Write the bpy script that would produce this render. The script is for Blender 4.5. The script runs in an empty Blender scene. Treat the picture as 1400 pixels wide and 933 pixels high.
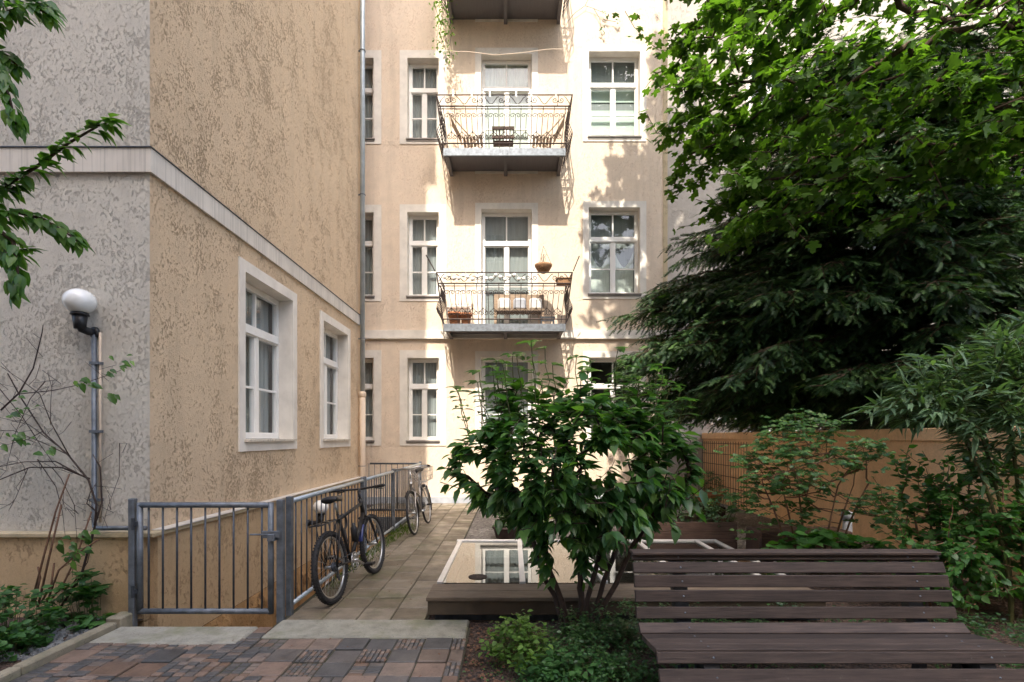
import bpy, math, random
import numpy as np
from mathutils import Vector, Matrix
random.seed(7); RNG = np.random.default_rng(7)
S = bpy.context.scene; COL = S.collection
R = math.radians; PI = math.pi
F = 690.0; CX = 700.0; HY = 598.0; EYE = 1.55      # focal length, principal column and horizon in photo pixels

def W(px, py, Y):
    """world point at depth Y seen at photo pixel (used once, to survey the place)"""
    return Vector(((px - CX) * Y / F, Y, EYE + (HY - py) * Y / F))

# ------------------------------------------------------------------ materials
def nmat(name):
    m = bpy.data.materials.new(name); m.use_nodes = True
    nt = m.node_tree; b = nt.nodes['Principled BSDF']
    return m, nt, b
def nd(nt, t, **kw):
    n = nt.nodes.new(t)
    for k, v in kw.items():
        if k in n.inputs.keys(): n.inputs[k].default_value = v
        else: setattr(n, k, v)
    return n
def ramp(nt, fac, stops):
    r = nt.nodes.new('ShaderNodeValToRGB'); e = r.color_ramp.elements
    while len(e) < len(stops): e.new(0.5)
    for i, (p, c) in enumerate(stops):
        e[i].position = p
        e[i].color = (c, c, c, 1) if isinstance(c, (int, float)) else (*c, 1)
    nt.links.new(fac, r.inputs[0]); return r.outputs[0]
def mixc(nt, fac, a, b, mode='MIX'):
    n = nt.nodes.new('ShaderNodeMix'); n.data_type = 'RGBA'; n.blend_type = mode
    for ix, v in ((0, fac), (6, a), (7, b)):
        sock = n.inputs[ix]
        if hasattr(v, 'is_linked'): nt.links.new(v, sock)
        elif isinstance(v, (int, float)): sock.default_value = v if ix == 0 else (v, v, v, 1)
        else: sock.default_value = (*v, 1)
    return n.outputs[2]
def mth(nt, op, a, b=0.0):
    n = nt.nodes.new('ShaderNodeMath'); n.operation = op
    for s, v in ((n.inputs[0], a), (n.inputs[1], b)):
        if hasattr(v, 'is_linked'): nt.links.new(v, s)
        else: s.default_value = v
    return n.outputs[0]
def coords(nt, scale=(1, 1, 1), rot=(0, 0, 0)):
    tc = nt.nodes.new('ShaderNodeTexCoord'); mp = nt.nodes.new('ShaderNodeMapping')
    mp.inputs['Scale'].default_value = scale; mp.inputs['Rotation'].default_value = rot
    nt.links.new(tc.outputs['Object'], mp.inputs[0]); return mp.outputs[0]
def noise(nt, vec, scale, detail=3, rough=.55, dist=0.0):
    n = nd(nt, 'ShaderNodeTexNoise', Scale=scale, Detail=detail, Roughness=rough, Distortion=dist)
    nt.links.new(vec, n.inputs['Vector']); return n.outputs['Fac']
def bump(nt, b, h, strength, dist):
    n = nd(nt, 'ShaderNodeBump', Strength=strength, Distance=dist)
    nt.links.new(h, n.inputs['Height']); nt.links.new(n.outputs[0], b.inputs['Normal'])
def island(nt): return nt.nodes.new('ShaderNodeNewGeometry').outputs['Random Per Island']

def stucco(name, base, dent, amount=.5, scale=26, bstr=.8, bdist=.02, warm=None):
    m, nt, b = nmat(name); v = coords(nt)
    vd = coords(nt, (1, 1, .7), (.5, .5, .2))
    n1 = noise(nt, vd, scale * .8, 6, .66, .5)
    big = noise(nt, v, .8, 4); mid = noise(nt, v, 3.6, 4, .6)
    fine = noise(nt, v, scale * 3.0, 5, .7)
    sh = mth(nt, 'ADD', n1, mth(nt, 'ADD', mth(nt, 'MULTIPLY', mth(nt, 'SUBTRACT', mid, .5), .50), mth(nt, 'MULTIPLY', mth(nt, 'SUBTRACT', big, .5), .30)))
    sh = mth(nt, 'ADD', sh, mth(nt, 'MULTIPLY', mth(nt, 'SUBTRACT', fine, .5), .34))
    mask = ramp(nt, sh, [(.54, 0.0), (.70, 1.0)])
    c = mixc(nt, mth(nt, 'MULTIPLY', mask, amount), base, dent)  # dent tone: crevice shade of the relief and lodged dirt put into the colour
    c = mixc(nt, 1.0, c, ramp(nt, fine, [(.3, .86), (.55, 1.02), (.75, 1.07)]), 'MULTIPLY')
    c = mixc(nt, 1.0, c, ramp(nt, mid, [(.3, .90), (.7, 1.06)]), 'MULTIPLY')
    # rain stains running down
    vs = coords(nt, (2.2, 2.2, .18))
    st = ramp(nt, noise(nt, vs, 2.0, 5, .65), [(.5, 1.0), (.8, .84)])
    c = mixc(nt, 1.0, c, st, 'MULTIPLY')
    nt.links.new(c, b.inputs['Base Color']); b.inputs['Roughness'].default_value = .93
    b.inputs['Specular IOR Level'].default_value = .2
    h = mth(nt, 'SUBTRACT', mth(nt, 'ADD', mth(nt, 'MULTIPLY', fine, .4), mth(nt, 'MULTIPLY', n1, .5)), mth(nt, 'MULTIPLY', mask, .7))
    bump(nt, b, h, bstr, bdist); return m
def plain(name, col, rough=.6, metal=0.0, var=.12, nscale=9, bstr=.15, bdist=.004, spec=.4, stretch=(1, 1, 1)):
    m, nt, b = nmat(name); v = coords(nt, stretch)
    t = ramp(nt, noise(nt, v, nscale, 5, .6), [(.3, 1 - var), (.7, 1 + var)])
    nt.links.new(mixc(nt, 1.0, col, t, 'MULTIPLY'), b.inputs['Base Color'])
    b.inputs['Roughness'].default_value = rough; b.inputs['Metallic'].default_value = metal
    b.inputs['Specular IOR Level'].default_value = spec
    if bstr: bump(nt, b, noise(nt, v, nscale * 6, 4), bstr, bdist)
    return m
def grimy(name, col, dirt, stretch=(14, 14, .6), lo=.52, hi=.72, amt=.8, rough=.85):
    m, nt, b = nmat(name)
    k = ramp(nt, noise(nt, coords(nt, stretch), 1.6, 5, .7), [(lo, 0.0), (hi, 1.0)])
    c = mixc(nt, mth(nt, 'MULTIPLY', k, amt), col, dirt)
    t = ramp(nt, noise(nt, coords(nt), 3, 4), [(.3, .88), (.7, 1.08)])
    nt.links.new(mixc(nt, 1.0, c, t, 'MULTIPLY'), b.inputs['Base Color']); b.inputs['Roughness'].default_value = rough
    bump(nt, b, noise(nt, coords(nt), 60, 4), .25, .004); return m
def leafmat(name, c0, c1, c2, trans=.35, rough=.38, spec=.5, tcol=(1.6, 1.9, .5)):
    m, nt, b = nmat(name)
    col = ramp(nt, island(nt), [(0, c0), (.55, c1), (1, c2)])
    t = ramp(nt, noise(nt, coords(nt), 2.2, 3), [(.32, .72), (.68, 1.25)])
    col = mixc(nt, 1.0, col, t, 'MULTIPLY')
    nt.links.new(col, b.inputs['Base Color']); b.inputs['Roughness'].default_value = rough
    b.inputs['Specular IOR Level'].default_value = spec
    tr = nt.nodes.new('ShaderNodeBsdfTranslucent'); nt.links.new(mixc(nt, 1.0, col, tcol, 'MULTIPLY'), tr.inputs[0])
    mx = nt.nodes.new('ShaderNodeMixShader'); mx.inputs[0].default_value = trans
    nt.links.new(b.outputs[0], mx.inputs[1]); nt.links.new(tr.outputs[0], mx.inputs[2])
    nt.links.new(mx.outputs[0], nt.nodes['Material Output'].inputs[0]); return m
def glassmat(name, tint=(.82, .86, .86), ior=1.6, body=.0):
    m, nt, b = nmat(name); nt.nodes.remove(b)
    fr = nd(nt, 'ShaderNodeFresnel', IOR=ior); tp = nt.nodes.new('ShaderNodeBsdfTransparent'); tp.inputs[0].default_value = (*tint, 1)
    gl = nd(nt, 'ShaderNodeBsdfGlossy', Roughness=.015); gl.inputs[0].default_value = (.95, .97, 1, 1)
    bp = nd(nt, 'ShaderNodeBump', Strength=.04, Distance=.01)
    nt.links.new(noise(nt, coords(nt), 3.0, 2), bp.inputs['Height']); nt.links.new(bp.outputs[0], gl.inputs['Normal'])
    ge = nt.nodes.new('ShaderNodeNewGeometry'); ff = mth(nt, 'MULTIPLY', fr.outputs[0], mth(nt, 'SUBTRACT', 1.0, ge.outputs['Backfacing']))
    mx = nt.nodes.new('ShaderNodeMixShader'); nt.links.new(ff, mx.inputs[0])
    nt.links.new(tp.outputs[0], mx.inputs[1]); nt.links.new(gl.outputs[0], mx.inputs[2])
    nt.links.new(mx.outputs[0], nt.nodes['Material Output'].inputs[0]); return m
def wood(name, a, c, stretch=(1.2, 22, 22), rough=.72, isl=True):
    m, nt, b = nmat(name); v = coords(nt, stretch)
    g = ramp(nt, noise(nt, v, 3.0, 6, .7, .4), [(.3, 0.0), (.7, 1.0)])
    col = mixc(nt, g, a, c)
    blot = ramp(nt, noise(nt, coords(nt), 2.6, 4, .6), [(.3, .75), (.7, 1.2)])
    col = mixc(nt, 1.0, col, blot, 'MULTIPLY')
    oi = nt.nodes.new('ShaderNodeObjectInfo').outputs['Random']; col = mixc(nt, 1.0, col, ramp(nt, oi, [(0, .72), (1, 1.3)]), 'MULTIPLY')
    lich = ramp(nt, noise(nt, coords(nt), 14, 5, .7), [(.66, 0.0), (.74, .35)]); col = mixc(nt, lich, col, (.20, .20, .17))
    if isl: col = mixc(nt, 1.0, col, ramp(nt, island(nt), [(0, .78), (1, 1.2)]), 'MULTIPLY')
    nt.links.new(col, b.inputs['Base Color']); b.inputs['Roughness'].default_value = rough
    bump(nt, b, noise(nt, v, 6.0, 5, .7), .5, .004); return m
def tiles_mat(name, stops, rough=.6, moss=None, nb=.3):
    m, nt, b = nmat(name); v = coords(nt)
    col = ramp(nt, island(nt), stops); nt.nodes[-1].color_ramp.interpolation = 'LINEAR'
    n = noise(nt, v, 7, 6, .68)
    col = mixc(nt, 1.0, col, ramp(nt, n, [(.28, .62), (.5, 1.0), (.74, 1.25)]), 'MULTIPLY')
    sp = ramp(nt, noise(nt, v, 90, 2), [(.6, 1.0), (.72, .55)]); col = mixc(nt, 1.0, col, sp, 'MULTIPLY')
    if moss:
        mm = ramp(nt, noise(nt, v, 2.3, 5, .65), [(.5, 0.0), (.68, .75)]); col = mixc(nt, mm, col, moss)
    nt.links.new(col, b.inputs['Base Color'])
    nt.links.new(ramp(nt, noise(nt, v, 3, 4), [(.35, rough - .2), (.65, rough + .2)]), b.inputs['Roughness'])
    bump(nt, b, mth(nt, 'ADD', n, mth(nt, 'MULTIPLY', noise(nt, v, 120, 3), .3)), nb, .008); return m
def speck(name, cols, scale, bstr=.8, bdist=.02, rough=.9, rnd=True):
    """loose gravel / soil: cell coloured and bumped"""
    m, nt, b = nmat(name); v = coords(nt)
    vo = nd(nt, 'ShaderNodeTexVoronoi', Scale=scale); nt.links.new(v, vo.inputs['Vector'])
    sep = nt.nodes.new('ShaderNodeSeparateColor'); nt.links.new(vo.outputs['Color'], sep.inputs[0])
    col = ramp(nt, sep.outputs[0], [(i / (len(cols) - 1), c) for i, c in enumerate(cols)])
    col = mixc(nt, 1.0, col, ramp(nt, noise(nt, v, 1.6, 5), [(.3, .65), (.7, 1.2)]), 'MULTIPLY')
    nt.links.new(col, b.inputs['Base Color']); b.inputs['Roughness'].default_value = rough
    h = mth(nt, 'SUBTRACT', noise(nt, v, scale * .6, 4), mth(nt, 'MULTIPLY', vo.outputs['Distance'], 1.0))
    bump(nt, b, h, bstr, bdist); return m

M = {}
M['side_stucco'] = stucco('side_stucco', (.78, .60, .41), (.40, .275, .165), .46, 54, 1.0, .024)
M['end_stucco'] = stucco('end_stucco', (.80, .745, .645), (.56, .47, .37), .17, 54, 1.0, .034)
M['plinth_stucco'] = stucco('plinth_stucco', (.60, .43, .255), (.32, .215, .125), .7, 36, .9, .014)
M['rubble'] = stucco('rubble', (.46, .28, .13), (.14, .09, .06), .9, 9, 1.0, .05)
M['facade'] = stucco('facade_stucco', (.77, .64, .505), (.54, .41, .30), .5, 44, .7, .014)
M['facade_shade_grey'] = stucco('shaded_grey_stucco', (.40, .37, .33), (.29, .265, .235), .45, 22, .7, .016)  # rear wing wall: tree shade is put into this darkened grey
M['orange_wall'] = stucco('orange_render', (.88, .57, .32), (.72, .43, .22), .6, 12, .25, .006)
M['trim'] = grimy('trim_paint', (.75, .705, .635), (.48, .43, .37), (3, 3, 2), .5, .8, .45)
M['course'] = grimy('string_course', (.66, .61, .54), (.16, .15, .13), (18, 18, .3), .50, .72, .55)
M['ledge'] = grimy('ledge_cement', (.52, .42, .27), (.20, .17, .10), (3, 3, 3), .5, .7, .6)
M['white'] = plain('white_frame', (.82, .81, .78), .4, 0, .05, 6, 0)
M['sill'] = plain('sill_metal', (.26, .24, .22), .55, .3, .15, 8)
M['stonesill'] = grimy('worn_sill', (.62, .56, .47), (.22, .18, .13), (14, 14, 14), .5, .66, .7)
M['glass'] = glassmat('window_glass')
M['skyglass'] = glassmat('roof_glass', (.35, .4, .38), 2.6)
M['curtain'] = plain('grey_curtain', (.33, .35, .35), .9, 0, .08, 5, .1, .02, .1, (9, 9, .4))
M['curtain_w'] = plain('white_curtain', (.74, .78, .72), .9, 0, .15, 5, .4, .02, .1, (9, 9, .4))
M['blind'] = plain('white_blind', (.58, .69, .61), .7, 0, .04, 4, 0)
M['room'] = plain('painted_room_dark', (.06, .055, .05), .95, 0, .3, 2, 0)  # near black stands in for the lack of light behind the panes
M['steel'] = plain('galvanised_steel', (.17, .19, .215), .55, .6, .30, 14, .2, .002)
M['steel_dark'] = plain('dark_steel', (.07, .08, .095), .45, .5, .3, 14, .2, .002)
M['iron'] = plain('wrought_iron', (.05, .035, .03), .6, .3, .4, 30, .2, .002)
M['soffit'] = plain('balcony_soffit', (.15, .14, .145), .6, .1, .12, 3, .1, .004, .3, (30, 1, 1))
M['zinc'] = plain('zinc_pipe', (.40, .45, .48), .4, .35, .15, 5, .05, .002)
M['beige_pipe'] = plain('beige_pipe', (.62, .50, .38), .5, 0, .1, 5, 0)
M['globe'] = plain('opal_globe', (.80, .80, .77), .2, 0, .08, 7, 0, .002, .6)
M['blackplastic'] = plain('black_plastic', (.018, .018, .02), .4, 0, .3, 10, 0)
M['tyre'] = plain('tyre_rubber', (.022, .022, .024), .75, 0, .4, 20, .3, .003)
M['alloy'] = plain('bare_alloy', (.52, .52, .52), .3, .9, .15, 20, 0)
M['bikeblack'] = plain('black_paint', (.014, .013, .013), .5, .0, .2, 8, 0)
M['bikegrey'] = plain('silver_paint', (.30, .28, .26), .3, .6, .2, 8, 0)
M['bluepaint'] = plain('blue_paint', (.012, .02, .09), .3, .2, .2, 8, 0)
M['wicker'] = plain('basket_wire', (.45, .43, .40), .4, .6, .2, 30, 0)
M['bench'] = wood('weathered_bench_wood', (.020, .0125, .0095), (.085, .059, .047))
M['deckwood'] = wood('deck_wood', (.125, .088, .06), (.30, .235, .17), (1.4, 20, 20))
M['planterwood'] = wood('dark_planter_wood', (.055, .03, .022), (.14, .085, .06))
M['warmwood'] = wood('warm_chair_wood', (.24, .165, .11), (.40, .30, .21))
M['fascia'] = plain('brown_fascia', (.10, .078, .058), .4, .3, .2, 5, .05)
M['alu'] = plain('white_alu', (.70, .68, .64), .35, .2, .1, 6, 0)
M['concrete'] = tiles_mat('slab_concrete', [(0, (.26, .25, .20)), (1, (.33, .315, .265))], .8, (.16, .17, .08), .25)
M['kerb'] = tiles_mat('kerb_concrete', [(0, (.24, .21, .15)), (1, (.33, .29, .21))], .85, (.12, .13, .06), .3)
M['pathtile'] = tiles_mat('path_slabs', [(0, (.13, .105, .072)), (.5, (.175, .145, .105)), (1, (.23, .195, .15))], .5, (.085, .09, .035), .35)
M['paver'] = tiles_mat('old_pavers', [(0, (.065, .066, .068)), (.3, (.09, .087, .085)), (.42, (.19, .15, .125)), (.58, (.22, .155, .12)), (.72, (.15, .095, .066)), (.86, (.125, .108, .095)), (1, (.07, .071, .074))], .5, None, .5)
M['mortar'] = speck('joint_sand', [(.04, .038, .03), (.07, .065, .045), (.05, .055, .025)], 90, .4, .006)
M['soil'] = speck('soil', [(.045, .028, .02), (.10, .06, .042), (.13, .085, .065), (.03, .022, .018)], 42, .9, .03)
M['gravel'] = speck('gravel', [(.10, .09, .08), (.30, .27, .24), (.18, .16, .14), (.40, .37, .33)], 34, .9, .03)
M['pebble'] = plain('pebbles', (.20, .20, .20), .7, 0, .5, 3, .2)
M['terracotta'] = plain('terracotta', (.52, .21, .10), .8, 0, .2, 8, .2)
M['darkpot'] = plain('dark_pot', (.07, .045, .04), .6, 0, .3, 9, .2)
M['coir'] = plain('coir', (.30, .17, .09), .95, 0, .4, 40, .6, .01)
M['rock'] = plain('dark_rock', (.05, .035, .028), .85, 0, .4, 5, .6, .03)
M['brick'] = plain('orange_brick', (.55, .24, .11), .85, 0, .25, 12, .3)
M['greystone'] = plain('grey_stone', (.34, .36, .40), .7, 0, .2, 6, .3)
M['roof'] = plain('roof_tin', (.16, .14, .13), .6, .2, .2, 4, .1)
M['bark'] = plain('bark', (.075, .05, .035), .9, 0, .4, 12, .7, .01, .2, (4, 4, 1))
M['twig'] = plain('twig', (.05, .032, .025), .8, 0, .3, 20, .2)
M['greenstem'] = plain('green_stem', (.08, .085, .03), .7, 0, .3, 20, .1)
M['drystem'] = plain('dry_stem', (.16, .085, .05), .8, 0, .3, 20, .2)
M['leaf_shrub'] = leafmat('broad_leaf', (.038, .098, .036), (.056, .14, .046), (.12, .23, .055), .40, .32, .55)
M['leaf_maple'] = leafmat('maple_leaf', (.045, .10, .014), (.062, .135, .018), (.09, .18, .025), .5, .45, .35, (1.5, 1.6, .6))
M['leaf_yew'] = leafmat('conifer_needle', (.016, .042, .019), (.028, .066, .024), (.075, .145, .04), .15, .5, .35)
M['leaf_rose'] = leafmat('rose_leaf', (.045, .11, .042), (.07, .16, .055), (.13, .22, .07), .35, .45, .4)
M['leaf_right'] = leafmat('side_shrub_leaf', (.036, .11, .028), (.06, .165, .035), (.10, .23, .055), .35, .42, .45)
M['leaf_willow'] = leafmat('long_grey_leaf', (.07, .125, .07), (.105, .18, .10), (.16, .25, .14), .28, .5, .4)
M['leaf_cherry'] = leafmat('cherry_leaf', (.04, .105, .02), (.065, .16, .026), (.12, .23, .04), .42, .36, .5)
M['leaf_bed'] = leafmat('bed_leaf', (.03, .09, .025), (.05, .135, .035), (.09, .19, .055), .35, .45, .4)
M['leaf_cover'] = leafmat('cover_leaf', (.022, .065, .02), (.036, .10, .028), (.07, .155, .042), .25, .4, .5)
M['leaf_lime'] = leafmat('lime_leaf', (.06, .13, .025), (.10, .19, .035), (.16, .26, .06), .35, .5, .35)
M['grass'] = leafmat('moss_grass', (.05, .09, .015), (.08, .13, .02), (.12, .17, .03), .3, .6, .2)

# ------------------------------------------------------------------ mesh building
ORG = {}
class MB:
    def __init__(s): s.v = []; s.f = []
    def add(s, vs, fs):
        o = len(s.v); s.v += [tuple(p) for p in vs]; s.f += [tuple(i + o for i in f) for f in fs]; return s
    def box(s, x0, x1, y0, y1, z0, z1):
        return s.add([(x0, y0, z0), (x1, y0, z0), (x1, y1, z0), (x0, y1, z0), (x0, y0, z1), (x1, y0, z1), (x1, y1, z1), (x0, y1, z1)],
                     [(3, 2, 1, 0), (4, 5, 6, 7), (0, 1, 5, 4), (1, 2, 6, 5), (2, 3, 7, 6), (3, 0, 4, 7)])
    def bbox(s, x0, x1, y0, y1, z0, z1, b=.006):
        """box with chamfered edges"""
        X = (x0, x1); Y = (y0, y1); Z = (z0, z1); vs = []; idx = {}
        for i in (0, 1):
            for j in (0, 1):
                for k in (0, 1):
                    sx, sy, sz = 1 - 2 * i, 1 - 2 * j, 1 - 2 * k
                    for a, p in enumerate(((X[i], Y[j] + sy * b, Z[k] + sz * b), (X[i] + sx * b, Y[j], Z[k] + sz * b), (X[i] + sx * b, Y[j] + sy * b, Z[k]))):
                        idx[i, j, k, a] = len(vs); vs.append(p)
        fs = []
        for i in (0, 1): q = [idx[i, 0, 0, 0], idx[i, 1, 0, 0], idx[i, 1, 1, 0], idx[i, 0, 1, 0]]; fs.append(q if i else q[::-1])
        for j in (0, 1): q = [idx[0, j, 0, 1], idx[0, j, 1, 1], idx[1, j, 1, 1], idx[1, j, 0, 1]]; fs.append(q if j else q[::-1])
        for k in (0, 1): q = [idx[0, 0, k, 2], idx[1, 0, k, 2], idx[1, 1, k, 2], idx[0, 1, k, 2]]; fs.append(q if k else q[::-1])
        for j in (0, 1):
            for k in (0, 1): fs.append([idx[0, j, k, 1], idx[1, j, k, 1], idx[1, j, k, 2], idx[0, j, k, 2]])
        for i in (0, 1):
            for k in (0, 1): fs.append([idx[i, 0, k, 0], idx[i, 1, k, 0], idx[i, 1, k, 2], idx[i, 0, k, 2]])
            for j in (0, 1): fs.append([idx[i, j, 0, 0], idx[i, j, 1, 0], idx[i, j, 1, 1], idx[i, j, 0, 1]])
            for j in (0, 1):
                for k in (0, 1): fs.append([idx[i, j, k, 0], idx[i, j, k, 1], idx[i, j, k, 2]])
        return s.add(vs, fs)
    def quad(s, a, b, c, d): return s.add([a, b, c, d], [(0, 1, 2, 3)])
    def tube(s, pts, r, n=6, cap=True):
        pts = [Vector(p) for p in pts]; m = len(pts)
        rs = r if isinstance(r, (list, tuple)) else [r] * m
        d0 = (pts[1] - pts[0]).normalized()
        up = Vector((0, 0, 1)) if abs(d0.z) < .9 else Vector((1, 0, 0))
        u = d0.cross(up).normalized(); vs = []
        for i, p in enumerate(pts):
            d = (pts[min(i + 1, m - 1)] - pts[max(i - 1, 0)])
            if d.length < 1e-9: d = d0
            d = d.normalized(); u = (u - d * u.dot(d))
            u = u.normalized() if u.length > 1e-6 else d.orthogonal().normalized()
            w = d.cross(u)
            for k in range(n):
                a = 2 * PI * k / n; vs.append(p + (u * math.cos(a) + w * math.sin(a)) * rs[i])
        fs = [(i * n + k, i * n + (k + 1) % n, (i + 1) * n + (k + 1) % n, (i + 1) * n + k) for i in range(m - 1) for k in range(n)]
        if cap: fs += [tuple(range(n))[::-1], tuple((m - 1) * n + k for k in range(n))]
        return s.add(vs, fs)
    def ring(s, c, axis, Rr, r, n=40, k=8, a0=0, a1=2 * PI):
        c = Vector(c); ax = Vector(axis).normalized(); u = ax.orthogonal().normalized(); w = ax.cross(u)
        if abs(ax.z) < .9: u = Vector((0, 0, 1)); u = (u - ax * u.dot(ax)).normalized(); w = ax.cross(u)
        full = abs(a1 - a0 - 2 * PI) < 1e-6; vs = []; N = n if full else n + 1
        for i in range(N):
            a = a0 + (a1 - a0) * i / n; d = u * math.cos(a) + w * math.sin(a)
            for j in range(k):
                b = 2 * PI * j / k; vs.append(c + d * (Rr + r * math.cos(b)) + ax * (r * math.sin(b)))
        fs = [(i * k + j, i * k + (j + 1) % k, ((i + 1) % N) * k + (j + 1) % k, ((i + 1) % N) * k + j) for i in range(n) for j in range(k)]
        return s.add(vs, fs)
    def lathe(s, c, prof, n=24, axis='z', squash=1.0):
        c = Vector(c); vs = []; m = len(prof)
        for r, h in prof:
            for k in range(n):
                a = 2 * PI * k / n; x, y = r * math.cos(a), r * math.sin(a) * squash
                vs.append(c + (Vector((x, y, h)) if axis == 'z' else Vector((x, h, y)) if axis == 'y' else Vector((h, x, y))))
        fs = [(i * n + k, i * n + (k + 1) % n, (i + 1) * n + (k + 1) % n, (i + 1) * n + k) for i in range(m - 1) for k in range(n)]
        fs += [tuple(range(n))[::-1], tuple((m - 1) * n + k for k in range(n))]
        return s.add(vs, fs)
    def beam(s, a, b, w, h, up=(0, 0, 1)):
        """square bar from a to b"""
        a = Vector(a); b = Vector(b); d = (b - a).normalized(); up = Vector(up)
        x = d.cross(up)
        x = x.normalized() if x.length > 1e-5 else d.orthogonal().normalized()
        z = x.cross(d); vs = []
        for p in (a, b):
            for i, j in ((-1, -1), (1, -1), (1, 1), (-1, 1)): vs.append(p + x * (i * w / 2) + z * (j * h / 2))
        return s.add(vs, [(0, 1, 2, 3), (7, 6, 5, 4), (0, 4, 5, 1), (1, 5, 6, 2), (2, 6, 7, 3), (3, 7, 4, 0)])
    def build(s, name, mat, parent=None, smooth=False, loc=None):
        me = bpy.data.meshes.new(name)
        org = ORG.get(parent.name, Vector()) if parent else (Vector(loc) if loc else Vector())
        me.from_pydata([(x - org.x, y - org.y, z - org.z) for x, y, z in s.v], [], s.f)
        me.materials.append(M[mat]); me.update()
        if smooth: me.shade_smooth()
        o = bpy.data.objects.new(name, me); COL.objects.link(o)
        if parent: o.parent = parent
        else: o.location = org
        ORG[o.name] = org; return o
def tag(o, label=None, cat=None, group=None, kind=None):
    for k, v in (('label', label), ('category', cat), ('group', group), ('kind', kind)):
        if v: o[k] = v
    return o
def thing(name, label, cat, loc=(0, 0, 0), group=None, local=False):
    o = bpy.data.objects.new(name, None); COL.objects.link(o); o.location = loc; o.empty_display_size = .2
    ORG[o.name] = Vector((0, 0, 0)) if local else Vector(loc); return tag(o, label, cat, group)
def struct(mb, name, mat): return tag(mb.build(name, mat), kind='structure')
def copy_tree(o, parent=None):
    c = o.copy(); COL.objects.link(c)
    if parent: c.parent = parent
    ORG[c.name] = ORG.get(o.name, Vector())
    for ch in list(o.children): copy_tree(ch, c)
    return c

# ------------------------------------------------------------------ foliage
def nrm(a): return a / np.maximum(np.linalg.norm(a, axis=-1, keepdims=True), 1e-9)
def T_ovate(w=.26, fold=.10, droop=.18):
    t = [0, .28, .62, 1.0]; ww = [0, w, w * .8, 0]
    v = [(t[i], 0, -droop * t[i] ** 2) for i in range(4)]
    for i in (1, 2):
        v += [(t[i], ww[i], fold - droop * t[i] ** 2), (t[i], -ww[i], fold - droop * t[i] ** 2)]
    return np.array(v), [(0, 1, 4), (1, 2, 6, 4), (2, 3, 6), (0, 5, 1), (1, 5, 7, 2), (2, 7, 3)]
def T_maple():
    half = [(-.06, .20), (.02, .42), (.17, .27), (.30, .58), (.52, .60), (.50, .34), (.60, .20), (.78, .24)]
    o = [(0, 0)] + half + [(1.0, 0)] + [(x, -y) for x, y in half[::-1]]
    v = [(.36, 0, 0)] + [(x, y, -.28 * ((x - .36) ** 2 + y * y) + .05 * abs(y)) for x, y in o]
    n = len(o); return np.array(v), [(0, 1 + i, 1 + (i + 1) % n) for i in range(n)]
def T_sprig(n=8, ln=.26, seed=0):
    rg = random.Random(seed); v = []; f = []
    for i in range(n + 1): v.append((i / n, 0, -.15 * (i / n) ** 2))
    for i in range(n):
        for s in (-1, 1):
            x = (i + .5) / n; l = ln * (1 - .45 * x) * rg.uniform(.8, 1.2)
            v.append((x + l * .75, s * l, -.15 * x * x + rg.uniform(-.03, .06))); f.append((i, i + 1, len(v) - 1) if s < 0 else (i + 1, i, len(v) - 1))
    v.append((1.14, 0, -.2)); f.append((n - 1, n, len(v) - 1)); return np.array(v), f
def scatter(name, mat, T, pos, dirs, ups, size, parent=None, kind=None):
    """one mesh of many leaves: template T placed at pos along dirs with face normal near ups"""
    tv, tf = T; pos = np.asarray(pos, float); N = len(pos); d = nrm(np.asarray(dirs, float)); u = np.asarray(ups, float)
    sd = nrm(np.cross(u, d)); u = np.cross(d, sd); s = np.asarray(size, float).reshape(-1, 1, 1) * np.ones((N, 1, 1))
    V = pos[:, None, :] + s * (tv[None, :, 0:1] * d[:, None, :] + tv[None, :, 1:2] * sd[:, None, :] + tv[None, :, 2:3] * u[:, None, :])
    nv = len(tv); V = V.reshape(-1, 3)
    org = ORG.get(parent.name, Vector()) if parent else Vector()
    V = V - np.array(org)
    fl = np.concatenate([np.array(x) for x in tf]); cnt = np.array([len(x) for x in tf])
    L = (fl[None, :] + (np.arange(N) * nv)[:, None]).reshape(-1); C = np.tile(cnt, N)
    me = bpy.data.meshes.new(name); me.vertices.add(len(V)); me.vertices.foreach_set('co', V.ravel().astype(np.float32))
    me.loops.add(len(L)); me.loops.foreach_set('vertex_index', L.astype(np.int32))
    st = np.concatenate([[0], np.cumsum(C)[:-1]])
    me.polygons.add(len(C)); me.polygons.foreach_set('loop_start', st.astype(np.int32))
    me.materials.append(M[mat]); me.update(calc_edges=True); me.validate()
    o = bpy.data.objects.new(name, me); COL.objects.link(o)
    if parent: o.parent = parent
    if kind: o['kind'] = kind
    ORG[o.name] = org; return o
def blob(n, c, r, shell=0.0, rng=RNG):
    p = nrm(rng.normal(size=(n, 3))); rad = (shell + (1 - shell) * rng.random((n, 1))) ** (1 / 2.2)
    return np.array(c) + p * rad * np.array(r)
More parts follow.
